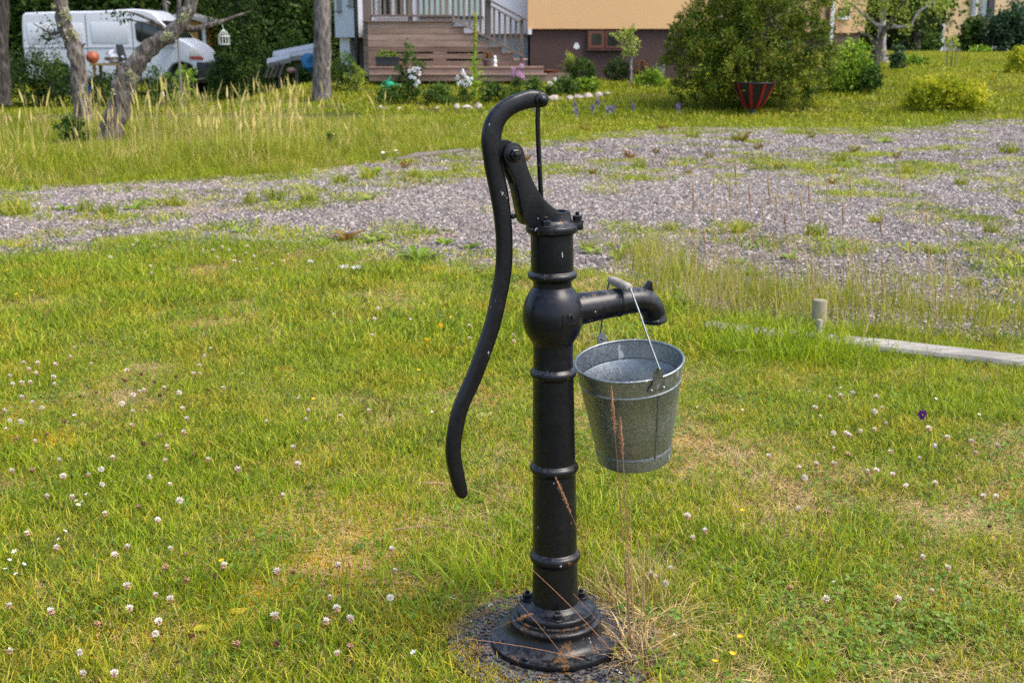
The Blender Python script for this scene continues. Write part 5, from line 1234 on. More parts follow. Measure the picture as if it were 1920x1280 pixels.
# apple tree on the right
ba = gpos(XX(1630, 31.0, 180), 31.0)
t5 = empty('apple_tree', ba); tag(t5, 'gnarled apple tree with thin bright leaves right of the juniper', 'tree')
YA = 31.0
limb(t5, [(1628, 190, 13), (1630, 160, 11), (1634, 135, 10), (1639, 112, 9), (1643, 92, 8), (1650, 72, 7), (1656, 58, 6), (1667, 48, 5), (1680, 30, 4), (1700, -10, 3)], YA, 'trunk', BARK_DARK)
limb(t5, [(1641, 86, 5), (1632, 72, 4), (1622, 66, 3.2), (1607, 62, 2)], YA, 'limb', BARK_DARK)
limb(t5, [(1649, 74, 5), (1650, 52, 4), (1640, 44, 3.4), (1624, 32, 2.8), (1608, 18, 2), (1594, 6, 1.2)], YA, 'limb', BARK_GREY)
limb(t5, [(1664, 50, 4), (1690, 51, 3), (1706, 49, 2.6), (1714, 36, 2.6), (1724, 22, 2.4), (1744, 8, 2), (1760, -4, 1.6)], YA, 'limb', BARK_GREY)
limb(t5, [(1652, 50, 3.6), (1660, 20, 3), (1668, -20, 2.5), (1690, -80, 2)], YA, 'limb', BARK_GREY, dY=0.2)
def wpt(px, py): return tuple(at(px, py, YA))
bl = [(*wpt(1590, 12), .35, .35, .16), (*wpt(1612, 40), .28, .3, .14), (*wpt(1625, 52), .3, .3, .1), (*wpt(1690, 22), .34, .3, .15), (*wpt(1660, 10), .4, .4, .2), (*wpt(1700, 54), .22, .2, .08), (*wpt(1750, 22), .28, .3, .16), (*wpt(1772, 8), .3, .3, .2), (*wpt(1640, -60), 1.3, 1.2, .7), (*wpt(1740, -80), 1.2, 1.0, .7), (*wpt(1574, 28), .2, .2, .1)]
o = link('crown', leaf_mesh('crown', clumps(6500, bl, 500, 14, 0.45, 0.4), 0.08, 501), F_LIME, t5); o.matrix_parent_inverse = Matrix.Translation(-Vector(t5.location))
t6 = empty('grey_trunk_tree', gpos(XX(1656, 36), 36)); tag(t6, 'thick pale grey tree trunk behind the apple tree', 'tree')
limb(t6, [(1660, 135, 17), (1656, 118, 9), (1655, 90, 6.5), (1655, 50, 5.5), (1655, 0, 5), (1656, -160, 5)], 36, 'trunk', BARK_GREY, wob=0.15)
o = link('crown', leaf_mesh('crown', clumps(2600, [(XX(1656, 36), 36, 6.0, 2.0, 2.0, 1.5)], 510), 0.14, 511), F_DARK, t6); o.matrix_parent_inverse = Matrix.Translation(-Vector(t6.location))

# ---------------------------------------------------------------- fire basket
fbp = hit(1411, 217); fire = empty('fire_basket', fbp); tag(fire, 'black iron fire basket with red bars standing before the juniper', 'fire basket')
k_ = fbp.y / FPX; zt = (217 - 157) * k_; z0 = (217 - 203) * k_; r0, r1 = 13 * k_, 38 * k_
RED = plain('red_painted_iron', (0.28, 0.012, 0.014), 0.45, var=0.25)
def rb(t): return r0 + (r1 - r0) * (t ** 0.8)
pr = [(rb(t), z0 + (zt - z0) * t) for t in np.linspace(0, 1, 7)]
MB().lathe([(0.01, z0)] + pr + [(r - 0.012, z) for r, z in reversed(pr)] + [(0.01, z0 + 0.012)], 36).obj('bowl', BLACKM, fire, True, angle=50)
for k in range(9):
    a = 2 * math.pi * (k + 0.25) / 9; ca, sa = math.cos(a), math.sin(a)
    for_t = [((rb(t) + 0.012) * ca, (rb(t) + 0.012) * sa, z0 + (zt - z0) * t) for t in np.linspace(0, 1, 6)]
    b = MB()
    for p, q in zip(for_t[:-1], for_t[1:]): b.bar(p, q, 0.062, 0.012, (ca, sa, 0))
    b.obj('bar', RED, fire)
MB().lathe([(r1 + 0.02 + 0.012 * math.cos(a), zt + 0.012 * math.sin(a)) for a in np.linspace(0, 6.28, 9)[:-1]], 36, closed=True).obj('rim', BLACKM, fire, True)
MB().lathe([(0.16, 0), (0.15, 0.02), (0.07, 0.04), (0.06, z0)], 24).obj('foot', BLACKM, fire, True)

# ---------------------------------------------------------------- the flower bed in front of the porch
STONE = plain('field_stone', (0.42, 0.35, 0.31), 0.85, var=0.25, scale=8, bump=0.5)
for i, (px, py, w_, h_) in enumerate([(1038, 188, 22, 13), (1052, 186.5, 9, 5), (1068, 186, 13, 10), (1084, 184.5, 17, 9), (1102, 183, 21, 11), (1122, 180.5, 17, 10), (1138, 178, 13, 7), (713, 205, 12, 9), (725, 207, 12, 6), (749, 206, 11, 7), (790, 204, 9, 6), (820, 205, 10, 6), (856, 203, 11, 11), (876, 203.5, 22, 9), (897, 202, 15, 12)]):
    p = hit(px, py + h_ * 0.25); kk = p.y / FPX
    b = MB().ball((0, 0, h_ * kk * 0.33), (w_ * kk / 2, w_ * kk * 0.42, h_ * kk * 0.62), 16, 10, 0.35, i)
    tag(b.obj('border_stone', STONE, None, True, loc=p), 'pale rounded field stone edging the flower bed right of the pump handle' if i < 7 else 'pale rounded field stone half hidden in grass before the porch', 'stone', 'stones right of the handle' if i < 7 else 'stones before the porch')
PETW = foliage('white_petals', [(0.62, 0.64, 0.66), (0.78, 0.79, 0.8), (0.85, 0.86, 0.86)], 0.2); PETP = foliage('pink_petals', [(0.42, 0.20, 0.42), (0.56, 0.30, 0.55), (0.7, 0.46, 0.66)], 0.2)
def phlox(px, py, heads, mt, label, seed, wpx=34):
    r = shrub(px, py, wpx, min(h[1] for h in heads) + 10, label, F_MID, 700, 0.07, 0.8, 'phlox_plant', seed=seed, aspect=0.3); r['category'] = 'flowers'
    Yb = r.location.y
    for i, (x, y, s) in enumerate(heads):
        c = at(x, y, Yb - 0.12) - r.location; q = np.random.default_rng(seed * 10 + i).normal(size=(26, 3)); q /= np.linalg.norm(q, axis=1, keepdims=True)
        C = np.array(tuple(c)) + q * s * Yb / FPX * 0.8
        link('bloom', leaf_mesh('bloom', C, 0.038, seed + i, 0.95), mt, r)
phlox(775, 196, [(768, 134, 4), (776, 131, 5), (784, 128, 4.5), (787, 139, 5), (777, 147, 3.5), (770, 144, 4), (783, 154, 4.5), (779, 160, 3.5)], PETW, 'white phlox in flower beside the green watering can', 41)
phlox(871, 196, [(867, 134, 4), (858, 146, 4.5), (870, 141, 5), (876, 148, 5), (866, 154, 4.5), (880, 155, 5), (873, 160, 4.5), (884, 148, 3.5), (858, 157, 3)], PETW, 'white phlox in flower below the tall mullein', 42)
phlox(969, 192, [(962, 131, 4.5), (970, 134, 5), (978, 124, 4.5), (966, 141, 5), (975, 140, 4.5), (980, 146, 4), (960, 140, 3.5)], PETP, 'pink phlox in flower by the porch step end', 43)
phlox(1031, 182, [(1030, 155, 3), (1041, 148, 3), (1034, 158, 2.5)], PETW, 'low plant with a few white flowers at the bed end', 44, 30)
for px, py, tp, wd, mt, lb, sd, nm in [(1000, 184, 143, 36, F_MID, 'round green leafy perennial beside the pink phlox', 45, 'perennial'), (1058, 180, 143, 60, F_MID, 'bushy green perennials behind the border stones', 46, 'perennial'), (1100, 176, 146, 50, F_BRIGHT, 'bright green perennials at the end of the border stones', 47, 'perennial'),
        (735, 196, 160, 60, F_MID, 'low green plants around the watering can', 48, 'perennial'), (825, 198, 158, 70, F_MID, 'low green plants between the two white phlox', 49, 'perennial'), (925, 196, 154, 64, F_MID, 'low green plants below the mullein leaves', 50, 'perennial')]:
    shrub(px, py, wd, tp, lb, mt, 1500, 0.06, 0.7, nm, seed=sd)
shrub(1066, 152, 28, 92, 'upright olive green plant against the brown plinth', F_LIME, 600, 0.08, 0.8, 'upright_plant', Y=31.3, seed=51, aspect=0.2)
shrub(1090, 152, 56, 108, 'dark leafy clump below the plinth window', F_MID, 1700, 0.08, 0.7, 'leafy_clump', Y=31.2, seed=52, aspect=0.3)
shrub(1160, 151, 56, 106, 'round dark green box shrub below the plinth window', F_DARK, 2600, 0.05, 0.8, 'box_shrub', Y=31.0, seed=53, shell=0.8)
shrub(1202, 152, 34, 104, 'thin rusty brown shrub beside the box shrub', F_RUST, 420, 0.07, 0.8, 'rusty_shrub', Y=30.8, seed=54)
shrub(1222, 166, 60, 130, 'light green wild growth left of the juniper', F_BRIGHT, 1300, 0.07, 0.8, 'wild_growth', Y=29.5, seed=55)
yt = empty('young_tree', gpos(XX(1183, 29.6, 150), 29.6)); tag(yt, 'slender young tree with pale yellow leaves before the plinth window', 'tree')
limb(yt, [(1183, 160, 2.6), (1183, 130, 2.2), (1184, 100, 1.8), (1186, 70, 1.3), (1190, 44, .7)], 29.6, 'trunk', BARK_GREY, wob=0.1)
limb(yt, [(1184, 105, 1.4), (1170, 88, 1), (1155, 72, .7), (1148, 64, .5)], 29.6, 'limb', BARK_GREY, wob=0.1)
bl = [(*tuple(at(x, y, 29.6)), s * .0132, s * .0132, s * .0132) for x, y, s in ((1150, 66, 6), (1158, 73, 6), (1172, 64, 9), (1187, 58, 7), (1192, 72, 9), (1178, 82, 10), (1184, 96, 9), (1172, 100, 7), (1192, 88, 8), (1190, 46, 5))]
o = link('crown', leaf_mesh('crown', clumps(420, bl, 520, 12, 0.5, 0.3), 0.075, 521, 0.6), F_LIME, yt); o.matrix_parent_inverse = Matrix.Translation(-Vector(yt.location))
# mullein
mu = empty('mullein', hit(892, 188)); Ym = mu.location.y; tag(mu, 'tall mullein with yellow green spike and broad leaves before the porch', 'plant')
limb(mu, [(892, 190, 3), (890, 120, 2.4), (891, 60, 1.8), (892, 24, 1)], Ym, 'stem', F_BRIGHT, wob=0.05)
MULF = foliage('mullein_flower', [(0.2, 0.26, 0.03), (0.42, 0.40, 0.05), (0.6, 0.5, 0.06)])
q = np.random.default_rng(9); C = np.array([tuple(at(891 + q.normal() * 2.2, y, Ym + q.normal() * 0.03)) for y in q.uniform(24, 92, 260)])
o = link('spike', leaf_mesh('spike', C, 0.05, 10, 0.6), MULF, mu); o.matrix_parent_inverse = Matrix.Translation(-Vector(mu.location))
for i in range(26):
    y = 92 + 84 * (i / 26) ** 0.9; L_ = (10 + 24 * ((y - 92) / 84)) * Ym / FPX; a = i * 2.4; p = at(890, y, Ym) - mu.location
    d = Vector((math.cos(a), math.sin(a) * .8, 0)); s_ = Vector((-d.y, d.x, 0)); w_ = L_ * 0.2
    V = [p, p + d * L_ * .35 + s_ * w_ + ZUP * L_ * .38, p + d * L_ * .4 + ZUP * L_ * .33, p + d * L_ * .35 - s_ * w_ + ZUP * L_ * .38, p + d * L_ * .75 + s_ * w_ * .8 + ZUP * L_ * .5, p + d * L_ * .8 + ZUP * L_ * .45, p + d * L_ * .75 - s_ * w_ * .8 + ZUP * L_ * .5, p + d * L_ + ZUP * L_ * .4]
    MB().add(V, [(0, 1, 2), (0, 2, 3), (1, 4, 5, 2), (2, 5, 6, 3), (4, 7, 5), (5, 7, 6)]).obj('leaf', F_BRIGHT, mu, True)
# watering can
wc = at(731, 160, 28.3); can = empty('watering_can', (wc.x, 28.3, wc.z - 0.12)); tag(can, 'green plastic watering can standing in the flower bed', 'watering can')
GRN = plain('green_plastic', (0.01, 0.30, 0.15), 0.35)
MB().lathe([(0.10, 0), (0.115, 0.02), (0.12, 0.1), (0.105, 0.17), (0.06, 0.2), (0.04, 0.205)], 28).obj('tank', GRN, can, True)
MB().tube([(-0.05, 0, 0.15), (-0.03, 0.0, 0.24), (0.01, 0, 0.30), (0.02, 0, 0.33)], [0.035, 0.022, 0.018, 0.02], 12).obj('filler_neck', GRN, can, True)
MB().tube([(0.09, 0, 0.07), (0.17, 0, 0.14), (0.24, 0, 0.12), (0.27, 0, 0.02)], [0.022, 0.018, 0.014, 0.012], 10).obj('spout', GRN, can, True); MB().tube([(-0.11, 0, 0.05), (-0.19, 0, 0.12), (-0.14, 0, 0.2), (-0.03, 0, 0.22)], 0.012, 8).obj('handle', GRN, can, True)
# planter and pots on the low step
pz = ZZ(125.4, 29.9) + 0.002
plt = empty('planter_box', (XX(726, 30.2), 30.2, pz)); tag(plt, 'long black planter box with green plants on the porch step', 'planter')
b = MB(); b.prism([(-0.27, 0, 0), (0.27, 0, 0), (0.29, 0, 0.22), (-0.29, 0, 0.22)], (0, 1, 0), -0.11, 0.11); b.obj('trough', VT, plt, bevel=0.01); MB().box((-0.3, -0.125, 0.2), (0.3, 0.125, 0.23)).obj('rim', VT, plt, bevel=0.006)
link('foliage', leaf_mesh('foliage', clumps(500, [(0, 0, 0.28, 0.28, 0.1, 0.08)], 530), 0.055, 531), F_BRIGHT, plt)
shrub(768, 126, 58, 78, 'yellow tipped green shrub beside the black planter', F_MID, 900, 0.06, 0.6, 'porch_shrub', Y=29.3, seed=56)
pot = empty('flower_pot', (XX(913, 30.15), 30.15, pz)); tag(pot, 'dark flower pot with rusty withered plant on the porch step', 'flower pot')
MB().lathe([(0.07, 0), (0.1, 0.13), (0.108, 0.135), (0.108, 0.155), (0.098, 0.155), (0.09, 0.12)], 24).obj('pot', plain('dark_clay', (0.09, 0.06, 0.05), 0.8), pot, True)
link('foliage', leaf_mesh('foliage', clumps(260, [(0, 0, 0.24, 0.12, 0.1, 0.12)], 540), 0.05, 541), F_RUST, pot)
orn = empty('white_figurine', (XX(928, 30.15), 30.15, pz)); tag(orn, 'small white garden ornament beside the flower pot', 'ornament')
MB().lathe([(0.05, 0), (0.055, 0.02), (0.03, 0.04), (0.045, 0.1), (0.05, 0.14), (0.025, 0.18)], 16).obj('body', TRIM, orn, True); MB().ball((0.0, 0, 0.215), (0.038, 0.038, 0.042)).obj('head', TRIM, orn, True)
dish = empty('clay_dish', gpos(XX(1034, 31.2), 31.2)); dish.location.z = ZZ(137, 31.2); tag(dish, 'flat terracotta dish on a board by the brown plinth', 'dish')
MB().lathe([(0.14, 0), (0.2, 0.06), (0.21, 0.075), (0.19, 0.075), (0.13, 0.02)], 24).obj('bowl', plain('terracotta', (0.28, 0.09, 0.05), 0.8), dish, True); MB().box((-0.3, -0.2, -0.35), (0.45, 0.2, -0.003)).obj('board', DECKW, dish)
tub = empty('grey_tub', gpos(XX(1236, 30.6), 30.6)); tag(tub, 'grey zinc tub with a pale handle left of the juniper', 'tub')
MB().lathe([(0.12, 0), (0.17, 0.28), (0.175, 0.29), (0.165, 0.29), (0.115, 0.03)], 24, Matrix.Translation((0, 0, 0.12))).obj('shell', GM, tub, True); MB().bar((0.05, -0.1, 0.25), (0.14, -0.12, 0.52), 0.04, 0.02).obj('handle', TRIM, tub)
# staked sapling on the upper lawn
sa = hit(1782, 131); sap = empty('staked_sapling', sa); tag(sap, 'thin staked sapling on the upper lawn above the golden shrub', 'sapling')
for dx in (-0.12, 0.12): MB().tube([(dx, 0, -0.05), (dx, 0, 0.55)], 0.015, 8).obj('stake', RAILW, sap, True)
MB().tube([(0, 0, 0), (0.02, 0, 0.5), (0, 0, 1.0)], [0.014, 0.01, 0.005], 8).obj('stem', BARK_DARK, sap, True); link('leaves', leaf_mesh('leaves', clumps(160, [(0, 0, 0.8, 0.2, 0.2, 0.3)], 550), 0.08, 551), F_LIME, sap)

# ================================================================ flowers in the lawn
def leafcol(name, c, trans=0.25, var=0.25):
    m = Mat(name); i = m.math('FRACT', m.math('ADD', m.island(), m.orand()))
    return m.leafy(m.ramp(i, [(0.0, tuple(x * (1 - var) for x in c)), (1.0, tuple(min(0.9, x * (1 + var * .6)) for x in c))]), trans, 0.6, 0.2)
CW = leafcol('clover_white', (0.78, 0.70, 0.62), 0.2, 0.1); CPK = leafcol('clover_pink', (0.52, 0.28, 0.17)); CBR = leafcol('clover_brown', (0.17, 0.075, 0.045)); STM = leafcol('flower_stem', (0.16, 0.20, 0.04)); YEL = leafcol('flower_yellow', (0.75, 0.46, 0.02), 0.2, 0.15)
WHT = leafcol('flower_white', (0.78, 0.78, 0.76), 0.2, 0.08); VIO = leafcol('flower_violet', (0.07, 0.012, 0.13)); LIL = leafcol('flower_lilac', (0.20, 0.15, 0.38)); RDST = leafcol('red_stalk', (0.42, 0.22, 0.12)); TANST = leafcol('tan_stalk', (0.50, 0.36, 0.17))
def clover_head(seed, white, pink, brown):
    r = np.random.default_rng(seed); V = []; F = [[], [], []]; n = 46
    for i in range(n):
        z = 1 - 1.75 * (i + 0.5) / n; a = i * 2.399 + r.random() * 0.5; s = math.sqrt(max(0, 1 - z * z))
        d = np.array([s * math.cos(a), s * math.sin(a), z])
        k = 0 if z > white else (1 if z > pink else 2)
        L = 0.0125 * (0.85 + 0.3 * r.random()); b = np.array([0, 0, 0.001]) + d * 0.003
        if k: d = d + [0, 0, -0.8]; d /= np.linalg.norm(d); L *= 0.9
        t = np.cross(d, [0.3, 0.2, 1]); t /= np.linalg.norm(t); u = np.cross(d, t); w_ = 0.0024
        j = len(V); V += [b, b + d * L * .7 + t * w_, b + d * L + u * w_ * .3, b + d * L * .7 - t * w_, b + d * L * .65 + u * w_ * 1.3]
        F[k] += [(j, j + 1, j + 2), (j, j + 2, j + 3), (j, j + 1, j + 4), (j, j + 4, j + 3)]
    fs = [(f, m) for f, m in zip(F, (0, 1, 2)) if f]
    me = npmesh('clover_flower', np.array(V), [np.array(f) for f, _ in fs], False, [m for _, m in fs])
    for m in (CW, CPK, CBR): me.materials.append(m)
    return me
heads = [clover_head(1, -0.75, -2, -2), clover_head(2, 0.05, -2, -2), clover_head(3, 0.45, -0.35, -2), clover_head(4, 0.2, -0.6, -2), clover_head(5, 2, 0.5, -2), clover_head(6, 2, 2, -2)]
def stem_me(h, r, bend): return MB().tube([(0, 0, 0.001), (bend * .3, 0, -h * .4), (bend, 0, -h)], r, 5).mesh('stem', True)
stems = [stem_me(0.075, 0.0009, b) for b in (-0.012, 0.008, 0.016)]
for s_ in stems: s_.materials.append(STM)
def at_h(px, py, h):
    d = ray(px, py); t = (h - CAM_H) / d[2]; return Vector((d[0] * t, d[1] * t, h))
def flower(name, me, px, py, label, cat, grp, h=0.062, sc_=1.0, stem=None, tilt=0.25):
    p = at_h(px, py, h)
    if p.y > 20: g = hit(px, py + 2); p = g + Vector((0, 0, h))
    o = bpy.data.objects.new(name, me); COL.objects.link(o); o.location = p; o.scale = (sc_,) * 3
    o.rotation_euler = (random.uniform(-tilt, tilt), random.uniform(-tilt, tilt), random.random() * 6.28); tag(o, label, cat, grp)
    if stem is not None:
        s = bpy.data.objects.new('stem', stem); COL.objects.link(s); s.parent = o
    return o
CL = [(45,680),(70,680),(68,700),(20,705),(22,720),(40,718),(58,717),(100,707),(105,683),(133,670),(138,652),(173,682),(240,695),(270,732),(262,734),(310,728),(336,736),(372,685),(384,667),(376,700),(362,700),(420,728),(55,692),(103,720),(40,745),(250,740),
 (290,462),(205,483),(282,513),(285,500),(257,451),(248,460),(398,470),(408,484),(415,464),(438,481),(430,470),(441,490),(449,492),(460,476),(475,480),(480,505),(380,470),(510,495),(520,465),(540,478),(466,462),(500,470),(530,490),
 (8,770),(20,788),(13,805),(38,791),(60,754),(80,764),(230,757),(251,771),(247,797),(343,765),(351,785),(345,810),(315,838),(309,863),(389,862),(282,894),(213,858),(190,880),(191,908),(165,890),(119,893),(112,862),(67,827),(23,883),(90,930),(135,932),(321,908),(338,938),(295,975),(50,1000),(195,963),
 (105,1026),(237,1025),(215,1040),(320,1028),(290,1115),(240,1098),(320,1122),(244,1140),(18,1136),(95,1146),(298,1165),(293,1188),(148,1223),(158,1262),(214,1262),(17,1220),(422,1060),
 (531,929),(521,1071),(634,1060),(740,1070),(516,1154),(619,1120),(632,1140),(612,1165),(656,1160),(733,1120),(630,1224),(735,1029),(446,880),(580,770),(576,786),(641,780),(548,838),(560,870),(502,790),(690,770),(710,579),(700,598),(699,629),(880,611),(881,634),(960,628),(964,640),
 (1529,764),(1537,781),(1556,745),(1578,742),(1600,737),(1642,744),(1654,765),(1639,771),(1563,812),(1585,812),(1592,816),(1611,808),(1639,805),(1660,794),(1741,803),(1776,820),(1828,850),(1870,835),(1822,827),(1753,836),(1725,859),(1670,847),(1564,841),(1444,855),(1497,877),(1508,895),(1532,870),(1564,870),(1625,884),(1644,882),(1674,889),(1753,906),(1697,911),(1870,930),(1844,930),
 (1288,967),(1322,995),(1300,1008),(1548,1123),(1682,1123),(1745,1108),(1498,955),(1730,1044),(1776,1064),(1258,1065),(1247,1094),(1222,1075),(1228,1082)]
SPENT = [(182,1168),(350,1085),(405,1078),(347,1038),(310,1062),(360,1190),(443,1205),(518,1205),(657,1210),(550,1070),(30,820),(60,880),(365,850),(300,815),(270,830),(395,830),(260,948),(88,812),(120,790),(150,742),(180,735),(235,712),(265,700),(290,715),(330,705),(300,740),(390,730),(1550,958),(1856,985),(1590,850),(1400,1000),(455,470),(420,490),(490,490),(1480,1100),(330,500),(310,495)]
for i, (x, y) in enumerate(CL):
    k = random.choice([0, 1, 1, 2, 2, 3, 3]); side = x > 1200
    look = 'pure white clover flower head' if k == 0 else ('mostly white clover flower head' if k == 1 else 'white and pink clover flower head')
    where = ('in the lawn right of the bucket' if y < 960 else 'in the lawn right of the well cover') if side else ('at the lawn edge by the drive' if y < 520 else ('in the grass well left of the handle' if y < 760 else ('in the lawn left of the handle tip' if y < 960 else 'in the lawn left of the well cover')))
    flower('clover_flower', heads[k], x + random.uniform(-2, 2), y, look + ' ' + where, 'flower', 'clover flowers ' + where, 0.06 + 0.02 * random.random(), random.uniform(0.62, 0.92) * (1 if y > 600 else 1.2), random.choice(stems))
for x, y in SPENT: flower('clover_flower', heads[random.choice([4, 4, 5])], x, y, 'withered brown clover flower head in the lawn', 'flower', 'withered clover flowers', 0.05, random.uniform(0.7, 0.95), random.choice(stems))
def ray_flower(n, L, w_, cup, mat, cen=None, seed=0):
    V = []; F0 = []; F1 = []
    for k in range(n):
        a = 2 * math.pi * k / n; c, s = math.cos(a), math.sin(a); j = len(V)
        for u, v, z in ((0.1, 0, 0), (0.6, 1, cup * .6), (1, 0.35, cup), (1, -0.35, cup), (0.6, -1, cup * .6)): V.append((c * u * L - s * v * w_, s * u * L + c * v * w_, z * L))
        F0.append((j, j + 1, j + 2, j + 3, j + 4))
    j = len(V)
    for k in range(6): V.append((L * .26 * math.cos(k * 1.047), L * .26 * math.sin(k * 1.047), L * .1))
    V.append((0, 0, L * .22)); F1 = [(j + k, j + (k + 1) % 6, j + 6) for k in range(6)]
    me = npmesh('petals', np.array(V), [np.array(F0), np.array(F1)], False, [0, 1]); me.materials.append(mat); me.materials.append(cen or mat); return me
hawk = ray_flower(14, 0.0095, 0.0016, 0.45, YEL); star = ray_flower(5, 0.0085, 0.0028, 0.25, WHT, YEL); daisy = ray_flower(12, 0.02, 0.004, 0.1, WHT, YEL)
for x, y in [(14,506),(85,526),(86,537),(85,548),(117,525),(60,545),(30,552),(130,466),(192,484),(240,505),(250,530),(228,578),(34,592),(206,614),(416,1051),(588,748),(310,516),(1392,957),(1388,1194),(1341,1240),(1373,1226),(858,520),(846,595),(680,596),(785,694)]:
    flower('yellow_flower', hawk, x, y, 'small yellow hawkbit flower on a thin stem in the lawn', 'flower', 'yellow flowers in the lawn', 0.075, 1.0, random.choice(stems))
for x, y in [(30,1075),(27,1033),(110,1010),(18,1049),(139,778),(142,789),(143,938),(147,946),(154,940),(162,926),(211,902),(297,816),(626,588),(708,596),(770,598),(774,630),(864,686),(920,1134),(848,1121),(775,1222),(848,1090),(886,1069),(1265,1190),(1308,762),(1516,734),(1577,727),(1745,682),(1755,747),(1836,777),(1564,1090),(930,1270),(1163,1261),(1392,768),(1417,590),(122,995),(10,1066),(45,1057),(1498,956),(1700,908),(455,700),(395,652),(810,772),(560,745)]:
    flower('white_star_flower', star, x, y, 'tiny white star shaped stitchwort flower in the grass', 'flower', 'tiny white flowers', 0.055, random.uniform(0.75, 1.1), random.choice(stems), 0.5)
def yarrow(x, y, lb, s=1.0):
    g = hit(x, y + 8); r = empty('yarrow', g); tag(r, lb, 'flower')
    q = np.random.default_rng(int(x)); C = np.array([(0.03 * s * math.sqrt(a) * math.cos(b), 0.03 * s * math.sqrt(a) * math.sin(b), 0.085 + 0.004 * c) for a, b, c in zip(q.random(60), q.random(60) * 6.28, q.normal(size=60))])
    link('umbel', leaf_mesh('umbel', C, 0.010, 3, 0.9, 1.5), WHT, r); MB().tube([(0, 0, 0), (0, 0, 0.083)], 0.0018, 6).obj('stem', STM, r, True)
    link('leaves', leaf_mesh('leaves', np.abs(q.normal(size=(30, 3))) * [0.02, 0.02, 0.02], 0.03, 4, 0.3), G_CLOVER, r)
yarrow(646, 514, 'flat white yarrow umbel close to a second one by the drive edge', 1.1); yarrow(669, 515, 'broad flat white yarrow umbel at the lawn edge by the drive', 1.2); yarrow(584, 503, 'small flat white yarrow umbel standing apart at the lawn edge', 0.7)
def pansy(x, y, mat, lb, h=0.09, s=1.0):
    p = at_h(x, y, h); r = empty('pansy', (p.x, p.y, 0)); tag(r, lb, 'flower'); V = []; F = []
    for a, L in ((60, 1.0), (120, 1.0), (10, .8), (170, .8), (270, 1.05)):
        c = np.array([math.cos(R(a)), -0.15, math.sin(R(a))]) * 0.009 * s; j = len(V); V.append((0, -0.004, 0))
        for b in range(8): V.append(tuple(c + np.array([math.cos(b * .785), -0.1, math.sin(b * .785)]) * 0.009 * s * L))
        F += [(j, j + 1 + b, j + 1 + (b + 1) % 8) for b in range(8)]
    MB().add([(a, b, c + h) for a, b, c in V], F).obj('petals', mat, r); MB().ball((0, -0.006, h), 0.0025, 8, 6).obj('eye', YEL, r); MB().tube([(0, 0.002, 0), (0.004, 0.004, h * .5), (0, 0.002, h)], 0.001, 6).obj('stem', STM, r, True)
pansy(1729, 777, VIO, 'dark purple pansy standing in the grass right of the bucket', 0.09, 1.25)
pansy(826, 611, YEL, 'pale yellow wild pansy left of the handle, the upper of two', 0.09, 1.0); pansy(800, 637, YEL, 'deep yellow wild pansy left of the handle, the lower of two', 0.08, 0.8); pansy(1160, 462, LIL, 'lilac flower on a leafy weed at the gravel edge', 0.14, 1.1)
spike = leaf_mesh('spike', np.random.default_rng(3).normal(size=(60, 3)) * [0.018, 0.018, 0.045], 0.03, 5, 0.8); spike.materials.append(LIL); tall_stem = stem_me(0.25, 0.003, 0.01); tall_stem.materials.append(STM)
for x, y in [(1078,215),(1080,230),(1120,210),(1139,226),(1148,224),(1187,219),(1271,220),(1000,218),(1112,222)]: flower('purple_flower', spike, x, y, 'purple flower spike on the garden lawn behind the pump rod', 'flower', 'purple flowers behind the pump', 0.22, 1.0, tall_stem, 0.1)
for x, y in [(1029,228),(1018,234),(977,250),(1103,211),(1181,182),(1180,169),(1038,193),(980,214),(745,287),(726,285),(771,282),(718,286),(742,282),(1215,172),(955,230)]: flower('white_daisy', daisy, x, y, 'white daisy on the garden lawn beyond the drive', 'flower', 'white daisies beyond the drive', 0.16, 1.25, tall_stem, 0.5)

# ---------------------------------------------------------------- dry grass stalks
def stalk(B, Tp, head, mat, label, grp, sag=0.06, r=0.0011, hl=0.16, hw=0.0055, seed=0, cat='grass stalk'):
    B = Vector(B); Tp = Vector(Tp); o = empty('dry_grass_stalk', B); tag(o, label, cat, grp); d = Tp - B
    side = Vector((d.x, d.y, 0)); P = [d * t + Vector((0, 0, sag * d.length * math.sin(math.pi * t))) for t in np.linspace(0, 1, 9)]
    MB().tube(P, [r * (1 - 0.45 * t) for t in np.linspace(0, 1, 9)], 5).obj('stem', mat, o, True)
    if head:
        q = np.random.default_rng(seed); C = []
        for t in q.random(90) * hl:
            i = (1 - t) * 8; k = min(7, int(i)); p = P[k].lerp(P[k + 1], i - k); ww = hw * math.sin(math.pi * min(1, t / hl * .9 + 0.1)) ; C.append(tuple(p + Vector(q.normal(size=3)) * ww * .5))
        n_ = 14; hp_ = []; hr_ = []
        for t in np.linspace(hl, 0, n_):
            i = (1 - t) * 8; k = min(7, int(i)); hp_.append(P[k].lerp(P[k + 1], i - k)); hr_.append(hw * 0.42 * math.sin(math.pi * min(1, (t / hl) * .92 + 0.06)) * (0.75 + 0.5 * q.random()) + r * .5)
        hd_ = link('seed_head', leaf_mesh('seed_head', np.array(C), 0.008, seed, 0.3, -0.5), mat, o)
        MB().tube(hp_, hr_, 6, wob=0.5).obj('seed_core', mat, hd_, True)
LBL = 'dry straw coloured grass stalk rising from the tussock below the bucket'; GRP = 'dry stalks below the bucket'
